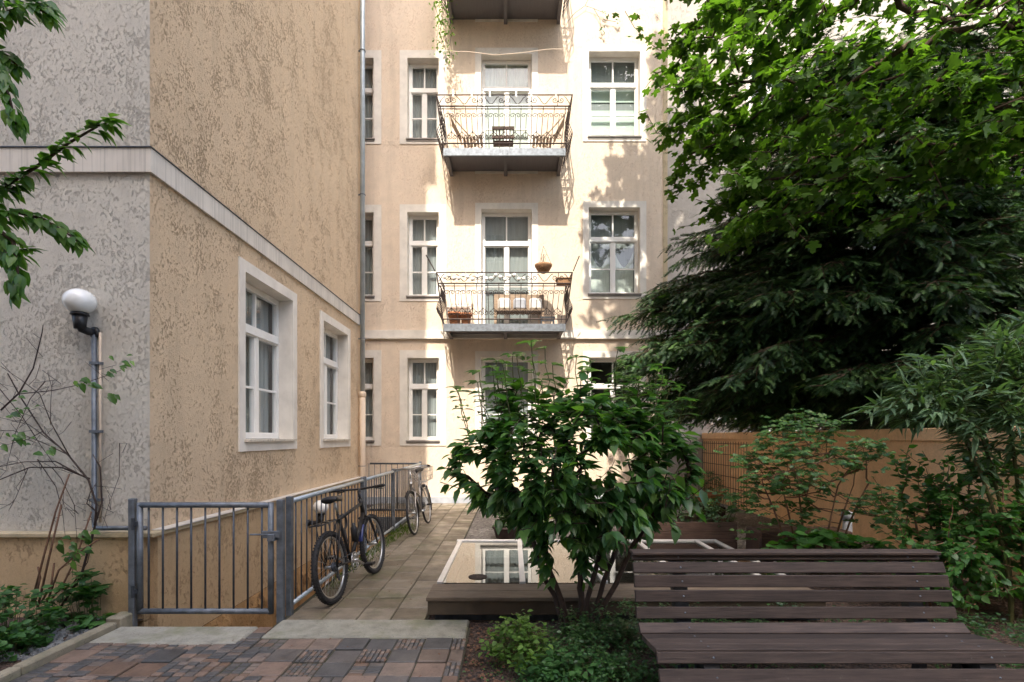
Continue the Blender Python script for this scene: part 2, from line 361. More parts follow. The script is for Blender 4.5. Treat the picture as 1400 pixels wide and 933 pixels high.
def colonise(root_path, pts, step=.18, jit=.03, rng=RNG, reach=None):
    """grow a branch skeleton: every point joins the nearest node already there"""
    nodes = [np.array(p, float) for p in root_path]; par = [-1] + list(range(len(root_path) - 1)); tips = []
    base = nodes[0]; pts = np.asarray(pts)
    pts = pts[np.argsort(np.linalg.norm(pts - np.array(root_path[-1]), axis=1))]
    arr = np.zeros((len(root_path) + len(pts) * 60, 3)); arr[:len(nodes)] = nodes; n = len(nodes)
    low = min(2, len(root_path) - 1)
    for p in pts:
        d = np.linalg.norm(arr[low:n] - p, axis=1) + np.maximum(0, arr[low:n, 2] - p[2]) * .6
        i = int(np.argmin(d)) + low; a = arr[i].copy(); v = p - a; L = np.linalg.norm(v)
        if L < 1e-4: continue
        k = max(1, min(50, int(L / step))); prev = i
        for j in range(1, k + 1):
            t = j / k; q = a + v * t + np.array([0, 0, -.10 * L * math.sin(PI * t)]) * (.5) + rng.normal(size=3) * jit * (t < 1)
            arr[n] = q; par.append(prev); prev = n; n += 1
        tips.append(n - 1)
    return arr[:n], par, tips
def skeleton(nodes, par, rmin, rmax, mat, name, parent, expo=.42, sides=5):
    n = len(nodes); w = np.zeros(n); ch = [0] * n
    for i in range(n):
        if par[i] >= 0: ch[par[i]] += 1
    for i in range(n - 1, -1, -1):
        if ch[i] == 0: w[i] = 1
        if par[i] >= 0: w[par[i]] += w[i]
    r = rmin + (rmax - rmin) * ((w - 1) / max(w.max() - 1, 1)) ** expo
    mb = MB(); used = [False] * n; kids = {}
    for i in range(n):
        if par[i] >= 0: kids.setdefault(par[i], []).append(i)
    starts = [0]
    while starts:
        s0 = starts.pop(); chain = [s0] if par[s0] < 0 else [par[s0], s0]; i = s0
        while i in kids:
            k = sorted(kids[i], key=lambda q: -w[q]); starts += k[1:]; i = k[0]; chain.append(i)
        if len(chain) > 1:
            rr = [float(r[q]) for q in chain]
            if par[s0] >= 0: rr[0] = rr[1]
            mb.tube([nodes[q] for q in chain], rr, sides if max(rr) > rmin * 2.2 else 4, cap=False)
    return mb.build(name, mat, parent, smooth=True)
def leaves_on(nodes, par, tips, k, spread, rng=RNG, back=2, droop=.3, outc=None, up=1.0, flat=.35):
    P = []; D = []; U = []
    for t in tips:
        chain = [t]
        for _ in range(back):
            if par[chain[-1]] >= 0: chain.append(par[chain[-1]])
        ax = nodes[chain[0]] - nodes[chain[-1]]; ax = ax / (np.linalg.norm(ax) + 1e-9)
        for j in range(k):
            f = (j + rng.random()) / k * (len(chain) - 1); i0 = int(f); fr = f - i0
            p = nodes[chain[i0]] * (1 - fr) + nodes[chain[min(i0 + 1, len(chain) - 1)]] * fr
            a = rng.random() * 2 * PI; lat = np.array([math.cos(a), math.sin(a), rng.normal() * .25])
            d = ax * .55 + lat * spread + np.array([0, 0, -droop])
            if outc is not None:
                o = p - np.array(outc); d = d + .5 * o / (np.linalg.norm(o) + 1e-9)
            P.append(p); D.append(d); U.append(np.array([rng.normal() * flat, rng.normal() * flat, up]))
    return np.array(P), np.array(D), np.array(U)
# ------------------------------------------------------------------ the place, surveyed
D = 11.9; K = F / D                              # street of the main facade
def fx(px): return (px - CX) / K
def fz(py): return EYE + (HY - py) / K
SX = -3.2; SY0 = 4.46; SY1 = 10.67               # side wall of the left building
WX0, WX1, WY0, WY1 = SX, -1.97, 4.13, 10.78      # stair well

# ---- ground
g = MB(); z = -.03; B = 400
g.quad((-B, -B, z), (B, -B, z), (B, WY0, z), (-B, WY0, z)); g.quad((-B, WY1, z), (B, WY1, z), (B, B, z), (-B, B, z))
g.quad((-B, WY0, z), (WX0, WY0, z), (WX0, WY1, z), (-B, WY1, z)); g.quad((WX1, WY0, z), (B, WY0, z), (B, WY1, z), (WX1, WY1, z))
struct(g, 'ground', 'soil')
# joints under the paving
j = MB(); z = -.012
j.quad((-3.26, -3, z), (-.34, -3, z), (-.34, 3.9, z), (-3.26, 3.9, z))
j.quad((-3.26, 3.9, z), (-.34, 3.9, z), (-.34, WY0, z), (-3.26, WY0, z))
j.quad((WX1, WY0, z), (-.72, WY0, z), (-.72, D, z), (WX1, D, z)); j.quad((-3.2, WY1, z), (WX1, WY1, z), (WX1, D, z), (-3.2, D, z))
struct(j, 'paving_bed', 'mortar')
# path of concrete slabs
rg = random.Random(3); p = MB()
for r_ in range(26):
    y0 = 4.285 + r_ * .2975; y1 = min(y0 + .2975, D - .02)
    if y0 > D - .1: break
    xs = [-1.93, -1.625, -1.33, -1.035, -.735]
    for a, b in zip(xs[:-1], xs[1:]):
        h = rg.uniform(-.004, .003); q = .005
        p.bbox(a + q, b - q, y0 + q, y1 - q, -.05, h, .006)
for k in range(4): p.bbox(-3.15 + k * .3, -2.86 + k * .3, WY1 + .06, D - .06, -.05, 0, .006)
struct(p, 'path', 'pathtile')
# old patchwork pavers of the yard
pv = MB(); s_ = .212
def inset(x0, x1, y0, y1, q, h): pv.bbox(x0 + q, x1 - q, y0 + q, y1 - q, -.05, h, .005)
for r_ in range(14):
    y1 = 3.895 - r_ * .205; y0 = y1 - .205
    xe = -.345; inset(xe - .105, xe, y0, y1, .004, rg.uniform(-.003, .003)) if r_ % 2 else None
    if not r_ % 2:
        for a in range(3):
            for b in range(4): pv.bbox(xe - .103 + a * .034, xe - .103 + a * .034 + .029, y0 + .003 + b * .05, y0 + .003 + b * .05 + .044, -.05, .002, .004)
    x = xe - .105 + (-.03 if r_ % 2 else 0.0) * 0
    c = 0
    while x > -3.19:
        x0 = max(x - s_, -3.208); h = rg.uniform(-.008, .005); t = rg.random()
        few = x0 > -1.85 - r_ * .03
        if (few and t < .68) or (not few and t < .20): inset(x0, x, y0, y1, .004, h)
        elif few and t < .84:                                        # studded tile
            for a in range(6):
                for b in range(6): pv.bbox(x0 + .005 + a * .0338, x0 + .005 + a * .0338 + .029, y0 + .004 + b * .033, y0 + .004 + b * .033 + .028, -.05, h, .004)
        elif t < .93:
            na, nb = rg.choice([(2, 4), (3, 3), (2, 3), (3, 4)])
            for a in range(na):
                for b in range(nb): inset(x0 + s_ * a / na, x0 + s_ * (a + 1) / na, y0 + .205 * b / nb, y0 + .205 * (b + 1) / nb, .0035, h + rg.uniform(-.002, .002))
        else:
            for a in range(2):
                for b in range(4): inset(x0 + s_ * a / 2, x0 + s_ * (a + 1) / 2, y0 + .205 * b / 4, y0 + .205 * (b + 1) / 4, .0035, h)
        x = x0; c += 1
inset(-2.066, -1.948, 3.9, 4.0, .004, 0); inset(-2.066, -1.948, 4.0, 4.125, .004, .002)
struct(pv, 'paving', 'paver')
sl = MB(); sl.bbox(-1.945, -.36, 3.905, 4.278, -.08, .006, .012); sl.bbox(-3.20, -2.07, 3.79, WY0, -.10, .004, .012)
struct(sl, 'concrete_slabs', 'concrete')
kb = MB()
for k in range(9): kb.bbox(-3.30, -3.215, 4.12 - (k + 1) * .8, 4.12 - k * .8 - .008, -.1, .045, .01)
kb.bbox(-3.33, -3.2, 4.13, 4.30, -.1, .07, .01)
struct(kb, 'kerb', 'kerb')
gv = MB(); z = -.018; gv.quad((-.72, 6.58, z), (4.98, 6.58, z), (4.98, D, z), (-.72, D, z)); struct(gv, 'gravel_bed', 'gravel')
kk = MB(); kk.quad((-9, -2, -.016), (-3.30, -2, -.016), (-3.30, 4.39, -.016), (-9, 4.39, -.016)); struct(kk, 'planting_bed', 'soil')
# stair well shaft, floor and steps
w = MB(); zb = -2.3
w.quad((WX1, WY0, zb), (WX1, WY1, zb), (WX1, WY1, -.03), (WX1, WY0, -.03)); w.quad((WX0, WY1, zb), (WX1, WY1, zb), (WX1, WY1, -.03), (WX0, WY1, -.03))
w.quad((WX0, WY0, zb), (WX1, WY0, zb), (WX1, WY0, -.1), (WX0, WY0, -.1)); w.quad((WX0, WY0, zb), (WX1, WY0, zb), (WX1, WY1, zb), (WX0, WY1, zb))
struct(w, 'stairwell', 'plinth_stucco')
st = MB()
for k in range(12): st.box(WX0 + .11, WX1 - .005, WY0 + .29 * k + .005, WY0 + .29 * (k + 1), zb + .005, -.18 * (k + 1))
tag(st.build('stairs', 'concrete'), 'concrete stairs going down behind the steel gate into the stairwell', 'stairs')

# ---- windows and walls
def PF(u, n, z): return (u, D - n, z)            # main facade
def PS(u, n, z): return (SX + n, u, z)           # side wall of left building
def PR(u, n, z): return (u, 13.2 - n, z)         # recessed wing
def PB(u, n, z): return (u, -8 + n, z)           # house behind
def qbox(mb, P, u0, u1, n0, n1, z0, z1):
    vs = [P(u, n, zz) for zz in (z0, z1) for u, n in ((u0, n0), (u1, n0), (u1, n1), (u0, n1))]
    mb.add(vs, [(3, 2, 1, 0), (4, 5, 6, 7), (0, 1, 5, 4), (1, 2, 6, 5), (2, 3, 7, 6), (3, 0, 4, 7)])
def holed(mb, P, u0, u1, z0, z1, holes, n=0.0, rev=.22):
    us = sorted({u0, u1, *[h[0] for h in holes], *[h[1] for h in holes]}); zs = sorted({z0, z1, *[h[2] for h in holes], *[h[3] for h in holes]})
    us = [u for u in us if u0 <= u <= u1]; zs = [q for q in zs if z0 <= q <= z1]
    for a, b in zip(us[:-1], us[1:]):
        for c, d in zip(zs[:-1], zs[1:]):
            m, q = (a + b) / 2, (c + d) / 2
            if not any(h[0] < m < h[1] and h[2] < q < h[3] for h in holes): mb.quad(P(a, n, c), P(b, n, c), P(b, n, d), P(a, n, d))
    if rev:
        for a, b, c, d in holes:
            mb.quad(P(a, n, c), P(a, n, d), P(a, n - rev, d), P(a, n - rev, c)); mb.quad(P(b, n, c), P(b, n - rev, c), P(b, n - rev, d), P(b, n, d))
            mb.quad(P(a, n, d), P(b, n, d), P(b, n - rev, d), P(a, n - rev, d)); mb.quad(P(a, n, c), P(a, n - rev, c), P(b, n - rev, c), P(b, n, c))
def surround(mb, P, a, b, c, d, t, tb, n=.018, rev=.3):
    """raised plaster band round an opening"""
    A, Bq, C, Dq = a - t, b + t, c - tb, d + t
    holed(mb, P, A, Bq, C, Dq, [(a, b, c, d)], n, n + rev)
    for (u0, z0), (u1, z1) in (((A, C), (Bq, C)), ((Bq, C), (Bq, Dq)), ((Bq, Dq), (A, Dq)), ((A, Dq), (A, C))):
        mb.quad(P(u0, 0, z0), P(u1, 0, z1), P(u1, n, z1), P(u0, n, z0))
def window(bld, P, a, b, c, d, rev=.19, t=.16, tb=.14, door=False, drape=None, sill='sill', trans=.30, sill_out=.05, label=None):
    e = .004
    f = MB(); fr = .046; n0, n1 = -rev - .06, -rev
    a2, b2, c2, d2 = a + e, b - e, c + e, d - e
    zt = d2 - (d2 - c2) * trans
    qbox(f, P, a2, a2 + fr, n0, n1, c2, d2); qbox(f, P, b2 - fr, b2, n0, n1, c2, d2)
    qbox(f, P, a2 + fr, b2 - fr, n0, n1, d2 - fr, d2); qbox(f, P, a2 + fr, b2 - fr, n0, n1, c2, c2 + fr * (1.0 if not door else 1.6))
    qbox(f, P, a2 + fr, b2 - fr, n0, n1 + .018, zt - .038, zt + .038)          # transom
    qbox(f, P, a2 + fr, b2 - fr, n1 + .018, n1 + .032, zt - .05, zt - .026)
    m = (a2 + b2) / 2; sw = .032
    qbox(f, P, m - .03, m + .03, n0 + .004, n1 + .010, c2 + fr, zt - .038)          # meeting stiles
    cells = []
    lo, hi = c2 + fr, zt - .038
    if door: lo2 = lo + .02
    for s0, s1 in ((a2 + fr, m - .03), (m + .03, b2 - fr)):
        qbox(f, P, s0, s0 + sw, n0 + .006, n1 + .006, lo, hi); qbox(f, P, s1 - sw, s1, n0 + .006, n1 + .006, lo, hi)
        qbox(f, P, s0 + sw, s1 - sw, n0 + .006, n1 + .006, lo, lo + sw); qbox(f, P, s0 + sw, s1 - sw, n0 + .006, n1 + .006, hi - sw, hi)
        mid = lo + (hi - lo) * (.47 if not door else .52); qbox(f, P, s0 + sw, s1 - sw, n0 + .012, n1 - .004, mid - .014, mid + .014)
        cells.append((s0 + sw, s1 - sw, lo + sw, hi - sw))
    t0, t1 = zt + .038, d2 - fr
    qbox(f, P, a2 + fr, a2 + fr + sw, n0 + .006, n1 + .006, t0, t1); qbox(f, P, b2 - fr - sw, b2 - fr, n0 + .006, n1 + .006, t0, t1)
    qbox(f, P, a2 + fr + sw, b2 - fr - sw, n0 + .006, n1 + .006, t0, t0 + sw); qbox(f, P, a2 + fr + sw, b2 - fr - sw, n0 + .006, n1 + .006, t1 - sw, t1)
    qbox(f, P, m - .016, m + .016, n0 + .012, n1 - .004, t0 + sw, t1 - sw)
    cells.append((a2 + fr + sw, b2 - fr - sw, t0 + sw, t1 - sw))
    o = f.build('balcony_door' if door else 'window', 'white', bld)
    if label: o['label'] = label
    gm = MB()
    for u0, u1, z0, z1 in cells: gm.quad(P(u0, n0 + .03, z0), P(u1, n0 + .03, z0), P(u1, n0 + .03, z1), P(u0, n0 + .03, z1))
    gm.build('pane', 'glass', o)
    sm = MB(); surround(sm, P, a, b, c, d, t, tb, rev=rev + .1); sm.build('surround', 'trim', o)
    if not door:
        s = MB(); qbox(s, P, a - .03, b + .03, -rev + .003, sill_out, c - .035, c - .006); s.build('sill', sill, o)
        if sill == 'sill':
            s2 = MB(); qbox(s2, P, a - .02, b + .02, .0195, .03, c - .075, c - .0365); s2.build('sill_edge', 'sill', o)
    # dark backing box: the unlit room's darkness is put into its colour
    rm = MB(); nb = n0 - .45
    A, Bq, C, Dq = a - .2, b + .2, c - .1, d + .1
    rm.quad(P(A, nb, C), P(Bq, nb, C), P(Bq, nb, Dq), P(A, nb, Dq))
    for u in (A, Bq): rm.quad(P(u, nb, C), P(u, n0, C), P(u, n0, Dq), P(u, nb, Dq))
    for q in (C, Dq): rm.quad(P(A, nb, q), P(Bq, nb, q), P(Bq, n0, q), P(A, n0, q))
    rm.build('dark_backing', 'room', o)
    nc = n0 - .07
    if drape in ('grey', 'white'):
        k = MB(); nn = 28
        us = [a2 + fr + (b2 - a2 - 2 * fr) * i / nn for i in range(nn + 1)]
        for i in range(nn):
            q0 = nc + .008 * math.sin(i * 1.9); q1 = nc + .008 * math.sin((i + 1) * 1.9)
            k.quad(P(us[i], q0, c2), P(us[i + 1], q1, c2), P(us[i + 1], q1, d2), P(us[i], q0, d2))
        k.build('curtain', 'curtain' if drape == 'grey' else 'curtain_w', o)
    if drape == 'half':
        k = MB(); gz = lo + (hi - lo) * .62
        qbox(k, P, a2 + fr, b2 - fr, nc - .004, nc, lo, gz); qbox(k, P, a2 + fr, b2 - fr, nc - .004, nc, gz + (hi - gz) * .42, hi); k.build('blind', 'blind', o)
        k = MB(); qbox(k, P, a2, b2, nc - .03, nc - .02, c2, d2); k.build('curtain', 'curtain', o)
    if drape == 'swag':
        k = MB(); nn = 24
        for s0, s1, z0, z1 in cells[:2]:
            for i in range(nn):
                ta, tb2 = i / nn, (i + 1) / nn; ua, ub = s0 + (s1 - s0) * ta, s0 + (s1 - s0) * tb2
                za, zb2 = z0 + (z1 - z0) * (.52 + .33 * abs(2 * ta - 1) ** 1.6), z0 + (z1 - z0) * (.52 + .33 * abs(2 * tb2 - 1) ** 1.6)
                k.quad(P(ua, nc, za - .22), P(ub, nc, zb2 - .22), P(ub, nc + .01, zb2 + .02), P(ua, nc + .01, za + .02))
                k.quad(P(ua, nc - .01, z0), P(ub, nc - .01, z0), P(ub, nc - .015, zb2 - .16), P(ua, nc - .015, za - .16))
        k.build('curtain', 'curtain_w', o)
        k = MB(); qbox(k, P, a2, b2, nc - .08, nc - .07, c2, d2); k.build('lining', 'curtain', o)
    return o

# main facade
fac = thing('apartment_building', 'cream stucco apartment house facade with stacked iron balconies facing the courtyard', 'building', (0, D, 0))
ROW = [dict(B=(489.6, 602), A=(489.6, 602), C=(489, 602), Dd=(489, 602)),
       dict(B=(290.5, 404.7), A=(291, 404.7), C=(286.4, 0), Dd=(284, 401.5)),
       dict(B=(80, 190), A=(80, 190), C=(74.6, 0), Dd=(71, 186.5))]
COLX = dict(A=(463, 511), B=(557, 600), C=(658, 727), Dd=(805, 875))
BZ = [4.03, 7.87, 11.45]
holes = []; specs = []
for r_, row in enumerate(ROW):
    for c, (t_, b_) in row.items():
        a, b = fx(COLX[c][0]), fx(COLX[c][1]); top = fz(t_); door = c == 'C' and r_ > 0
        bot = (BZ[r_ - 1] + .02) if door else fz(b_)
        holes.append((a, b, bot, top)); specs.append((c, r_, a, b, bot, top, door))
a, b = fx(658), fx(727); holes.append((a, b, BZ[2] + .02, 13.9)); specs.append(('C', 3, a, b, BZ[2] + .02, 13.9, True))
wl = MB(); FX1 = 3.66
holed(wl, PF, -9, FX1, -.05, 19.5, holes, 0, 0)
wl.quad((FX1, D, -.05), (FX1, 13.3, -.05), (FX1, 13.3, 19.5), (FX1, D, 19.5)); wl.quad((-9, D, -.05), (-9, 22, -.05), (-9, 22, 19.5), (-9, D, 19.5))
wl.quad((-9, 22, -.05), (FX1, 22, -.05), (FX1, 22, 19.5), (-9, 22, 19.5)); wl.quad((FX1, 13.3, -.05), (FX1, 22, -.05), (FX1, 22, 19.5), (FX1, 13.3, 19.5))
wl.build('wall', 'facade', fac)
rf = MB(); rf.box(-9, FX1 + .15, D - .35, 22.2, 19.5, 19.75); rf.build('roof', 'roof', fac)
DR = {('A', 0): 'grey', ('A', 1): 'grey', ('A', 2): 'grey', ('B', 0): 'grey', ('B', 1): 'grey', ('B', 2): 'grey', ('Dd', 2): 'half', ('Dd', 1): 'swag', ('C', 0): 'grey', ('C', 2): 'white', ('C', 1): 'grey'}
LB = {('Dd', 2): 'white window with pale half blinds', ('Dd', 1): 'white window with swagged white curtains'}
for c, r_, a, b, bot, top, door in specs:
    narrow = c in 'AB'
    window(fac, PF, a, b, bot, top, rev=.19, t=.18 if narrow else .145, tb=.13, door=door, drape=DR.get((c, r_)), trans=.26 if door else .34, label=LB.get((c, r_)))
# string course and base strip
sc = MB()
qbox(sc, PF, -9, FX1, .001, .045, fz(462), fz(452)); qbox(sc, PF, -9, FX1, .001, .075, fz(464), fz(462) - .001); sc.build('string_course', 'trim', fac)
pl = MB(); qbox(pl, PF, -9, FX1, .001, .03, -.03, .14); pl.build('base_strip', 'greystone', fac)
cs = MB(); qbox(cs, PF, FX1 - .10, FX1 + .005, .001, .012, .0, 19.4); cs.build('corner_strip', 'ledge', fac)

def spiral(c, r0, turns, a0, sgn, n=16, P=None, r1=.008):
    out = []
    for i in range(n + 1):
        t = i / n; a = a0 + sgn * turns * 2 * PI * t; r = r0 * (1 - t) + r1 * t
        out.append((c[0] + r * math.cos(a), c[1] + r * math.sin(a)))
    return out
def balcony(zf, par):
    """iron balcony hung on the facade; zf = top of the edge beam"""
    x0, x1 = fx(606) + .15, 1.17; yb = 11.03; x0 = -1.50
    s = MB(); s.box(x0 + .04, x1 - .04, yb + .045, D - .004, zf - .055, zf - .012)
    o = s.build('balcony', 'soffit', par)
    bm = MB(); bm.box(x0, x1, yb, yb + .012, zf - .16, zf); bm.box(x0, x1, yb + .012, yb + .06, zf - .012, zf); bm.box(x0, x1, yb + .012, yb + .06, zf - .16, zf - .148)
    for xx in (x0 + .05, -.2, -.1, x1 - .05):
        for q in (zf - .05, zf - .11): bm.lathe((xx, yb - .006, q), [(.014, 0), (.014, .007)], 8, 'y')
    bm.build('edge_beam', 'steel', o)
    for xx in (x0 + .08, -.15, x1 - .08):
        b = MB(); b.box(xx - .04, xx + .04, yb + .06, D - .003, zf - .17, zf - .158); b.box(xx - .006, xx + .006, yb + .06, D - .003, zf - .158, zf - .056); b.box(xx - .04, xx + .04, yb + .06, D - .003, zf - .068, zf - .057)
        b.build('bracket', 'soffit', o)
    # railing
    H = 1.09; ln = .13                                # height and outward lean of the front
    ir = MB(); TB = ir.tube
    ir.tube = lambda p, r, n=6, cap=True: TB(p, [q * 1.3 for q in r] if isinstance(r, list) else r * 1.3, n, cap)
    def PQ(x, h, e=0.0):
        k = max(0, h / H); xx = x if e == 0 else x
        c = (x0 + x1) / 2; return Vector((c + (x - c) * (1 + .10 * k), yb + .01 - ln * k, zf + h))
    def bar(a, b, r=.008, n=5): ir.tube([PQ(*a), PQ(*b)], r, n)
    for h, r in ((.10, .011), (.855, .011), (.80, .008), (H - .01, .010)): bar((x0, h), (x1, h), r, 6)
    N = 11; dx = (x1 - x0 - .2) / N
    xs = [x0 + .1 + dx * i for i in range(N + 1)]
    for x in xs: bar((x, .0), (x, .855), .0065)
    for x in (x0, x1): bar((x, 0), (x, H), .012, 6)
    for i in range(N):
        xm = (xs[i] + xs[i + 1]) / 2; rr = dx * .24
        for sg in (-1, 1):                             # paired scrolls, upper and lower
            for hc, up in ((.665, 1), (.235, -1)):
                p = spiral((xm + sg * rr * 1.02, hc), rr, 1.35, PI / 2 * up if False else (PI if sg > 0 else 0), -sg * up, 18)
                ir.tube([PQ(a, b) for a, b in p], .0055, 4)
        ir.tube([PQ(xm + (-1) ** k * 0 , .24 + .42 * k / 6) for k in range(7)], .005, 4)
        for sg in (-1, 1): ir.tube([PQ(xm + sg * dx * .5 * math.sin(PI * (.5 - k / 12) ) if False else xm + sg * dx * .42 * (k / 6) ** 2, .36 - .10 * (k / 6)) for k in range(7)], .005, 4)
    # top band with running scrolls
    nb = 5; bw = (x1 - x0) / nb
    for i in range(nb):
        c = x0 + bw * (i + .5); hc = (.855 + H) / 2
        for sg in (-1, 1):
            p = spiral((c + sg * .062, hc), .06, 1.4, PI if sg > 0 else 0, sg, 16)
            ir.tube([PQ(a, b) for a, b in p], .006, 4)
            ir.tube([PQ(c + sg * (.11 + (bw / 2 - .11) * k / 6), hc + .075 * math.cos(PI * k / 6)) for k in range(7)], .006, 4)
        bar((c, .855), (c, H - .01), .006)
    # bellied side railings
    for sg, xe in ((-1, x0), (1, x1)):
        def SQ(y, h, belly=1.0):
            k = h / H; c = (x0 + x1) / 2
            off = .09 * k * abs(xe - c) / 1.33 + belly * .13 * math.exp(-((h - .34) / .2) ** 2)
            return Vector((xe + sg * off, y, zf + h))
        for h, r in ((.10, .010), (.855, .010), (H - .01, .010)):
            k = h / H; ir.tube([Vector((SQ(0, h).x if h < .5 else xe + sg * .10 * k * 1.33, yb + .01 - ln * k, zf + h)), SQ(D - .01, h)], r, 6)
        for i in range(8):
            y = yb + .06 + i * .112
            ir.tube([SQ(y, h) for h in (0, .1, .18, .26, .34, .42, .5, .62, .75, .855)], .0065, 4)
            if i < 7:
                for hc in (.36, .66):
                    p = spiral((y + .056, hc), .045, 1.2, 0, 1 if i % 2 else -1, 12)
                    ir.tube([SQ(a, b) for a, b in p], .005, 4)
        ir.tube([SQ(yb + .06 + (D - yb - .1) * k / 10, .97 + .06 * math.sin(k * 1.9)) for k in range(11)], .006, 4)
    ir.build('railing', 'iron', o); return o
bal = [balcony(zz, fac) for zz in BZ]
hr = MB(); hr.tube([(-1.66, 10.88, BZ[0] + 1.10), (-1.84, 10.80, BZ[0] + 1.42)], .012, 6); hr.tube([(1.32, 10.88, BZ[0] + 1.10), (1.44, 10.80, BZ[0] + 1.40)], .012, 6)
hr.build('awning_rod', 'iron', bal[0])
hw = MB(); zt = BZ[1]
hw.tube([(-1.44, 10.95, zt + .95), (-1.50, 10.95, zt + 1.5), (-1.55, 10.95, zt + 1.98), (-1.46, 10.95, zt + 2.06), (-.9, 10.95, zt + 2.04), (-.35, 10.95, zt + 1.97), (.2, 10.95, zt + 2.02), (.8, 10.95, zt + 2.10), (1.14, 10.95, zt + 2.11), (1.24, 10.95, zt + 2.04), (1.21, 10.95, zt + 1.5), (1.17, 10.95, zt + .95)], .006, 5)
hw.build('awning_hoop', 'beige_pipe', bal[1])
# things on the balconies
rg2 = random.Random(11)
for xx in (-1.27, -.87, -.48, .09, .42, .95):
    yy = 11.03 - .13 + .012; m = MB(); zc = BZ[1] + 1.09
    m.box(xx - .016, xx - .004, yy - .012, yy + .012, zc - .05, zc + .11); m.box(xx + .004, xx + .016, yy - .012, yy + .012, zc - .05, zc + .10); m.box(xx - .004, xx + .004, yy - .008, yy + .008, zc + .02, zc + .05)
    o = m.build('clothes_peg', 'alu', None, loc=(xx, yy, zc))
    tag(o, 'pale clothes peg clipped to the top rail of the upper balcony', 'clothes peg', 'clothes pegs on the upper balcony rail')
def lounge(x, flip, lab):
    t = thing('folding_chair', lab, 'chair', (x, 11.45, BZ[1]), 'folding chairs on the upper balcony'); s = flip; z = BZ[1]
    def slatted(pa, pb, y0, y1, name):
        m = MB(); pa, pb = Vector(pa), Vector(pb)
        for k in range(6):
            q = pa.lerp(pb, (k + .5) / 6); m.beam((q.x, y0, q.z), (q.x, y1, q.z), .055, .012, (pb - pa).cross(Vector((0, 1, 0))))
        m.build(name, 'warmwood', t)
    slatted((x - s * .28, 0, z + .40), (x - s * .52, 0, z + .86), 11.25, 11.65, 'backrest'); slatted((x - s * .25, 0, z + .36), (x + s * .2, 0, z + .40), 11.25, 11.65, 'seat')
    for y in (11.24, 11.66):
        m = MB(); m.beam((x + s * .25, y, z), (x - s * .54, y, z + .9), .03, .02); m.build('leg', 'warmwood', t)
        m = MB(); m.beam((x - s * .32, y + .02, z), (x + s * .2, y + .02, z + .42), .03, .02); m.build('leg', 'warmwood', t)
lounge(-.86, 1, 'wooden folding chair at the left end of the upper balcony'); lounge(.66, -1, 'wooden folding chair at the right end of the upper balcony')
m = MB(); z = BZ[1] - .0
for k in range(7): m.tube([(-.42 + k * .075, 11.15, z + .52), (-.42 + k * .075, 11.15, z + .30), (-.38 + k * .06, 11.2, z + .2)], .012, 5)
m.box(-.44, .05, 11.1, 11.14, z + .46, z + .52); m.box(-.44, .05, 11.1, 11.14, z + .26, z + .32); m.box(-.42, .03, 11.16, 11.34, z + .2, z + .24)
m.build('slat_basket', 'planterwood'); tag(bpy.data.objects['slat_basket'], 'brown slatted basket hanging inside the upper balcony railing', 'basket')
# lower balcony
z = BZ[0]
t = thing('slatted_chair', 'white slatted wooden chair standing on the lower balcony', 'chair', (-1.15, 11.45, z))
m = MB()
for k in range(7): m.beam((-1.42 + k * .075, 11.62, z + .42), (-1.42 + k * .075, 11.68, z + .92), .035, .015, (0, 1, 0))
m.beam((-1.45, 11.68, z + .92), (-.94, 11.68, z + .92), .04, .03); m.beam((-1.45, 11.63, z + .55), (-.94, 11.63, z + .55), .03, .02); m.build('backrest', 'alu', t)
m = MB(); [m.box(-1.45, -.94, 11.2 + k * .075, 11.26 + k * .075, z + .40, z + .42) for k in range(6)]; m.build('seat', 'alu', t)
for xx in (-1.43, -.96):
    for yy in (11.24, 11.60): m = MB(); m.box(xx - .015, xx + .015, yy - .015, yy + .015, z - .01, z + .40); m.build('leg', 'alu', t)
t = thing('balcony_bench', 'low wooden bench with patterned cushions on the lower balcony', 'bench', (.15, 11.6, z))
m = MB(); m.bbox(-.42, .75, 11.50, 11.84, z + .40, z + .45); m.build('seat', 'warmwood', t); m = MB(); m.bbox(-.42, .75, 11.80, 11.86, z + .5, z + .86); m.build('backrest', 'warmwood', t)
for xx in (-.38, .71): m = MB(); m.box(xx - .03, xx + .03, 11.52, 11.82, z - .01, z + .40); m.build('leg', 'warmwood', t)
for k, (xx, mt, lab) in enumerate(((-.18, 'alu', 'pale square cushion leaning at the left end of the balcony bench'), (.18, 'greystone', 'grey cushion in the middle of the balcony bench'), (.55, 'alu', 'pale square cushion leaning at the right end of the balcony bench'))):
    m = MB(); m.bbox(xx - .15, xx + .15, 11.62, 11.74, z + .455, z + .74, .05); tag(m.build('cushion', mt, None, loc=(xx, 11.68, z + .45)), lab, 'cushion', 'cushions on the balcony bench')
def pot(name, x, y, z, r, h, mat, lab, cat='flower pot', group=None):
    m = MB(); m.lathe((x, y, z), [(r * .68, 0), (r * .95, h * .82), (r * 1.08, h * .82), (r * 1.08, h), (r * .94, h), (r * .9, h * .85), (.01, h * .84)], 20)
    return tag(m.build(name, mat, None, True, loc=(x, y, z)), lab, cat, group)
pot('flower_pot', -1.27, 11.17, z, .15, .27, 'terracotta', 'larger terracotta pot behind the railing at the left end of the lower balcony', group='terracotta pots on the lower balcony')
pot('flower_pot', -1.02, 11.16, z, .13, .25, 'terracotta', 'smaller terracotta pot beside the white chair on the lower balcony', group='terracotta pots on the lower balcony')
t = thing('hanging_basket', 'coir hanging basket of bare stems above the lower balcony rail', 'hanging basket', (.70, 11.25, z + 1.2))
m = MB(); m.lathe((.70, 11.25, z + 1.17), [(.04, 0), (.13, .05), (.19, .15), (.20, .19), (.17, .18), (.02, .14)], 18); m.build('bowl', 'coir', t, True)
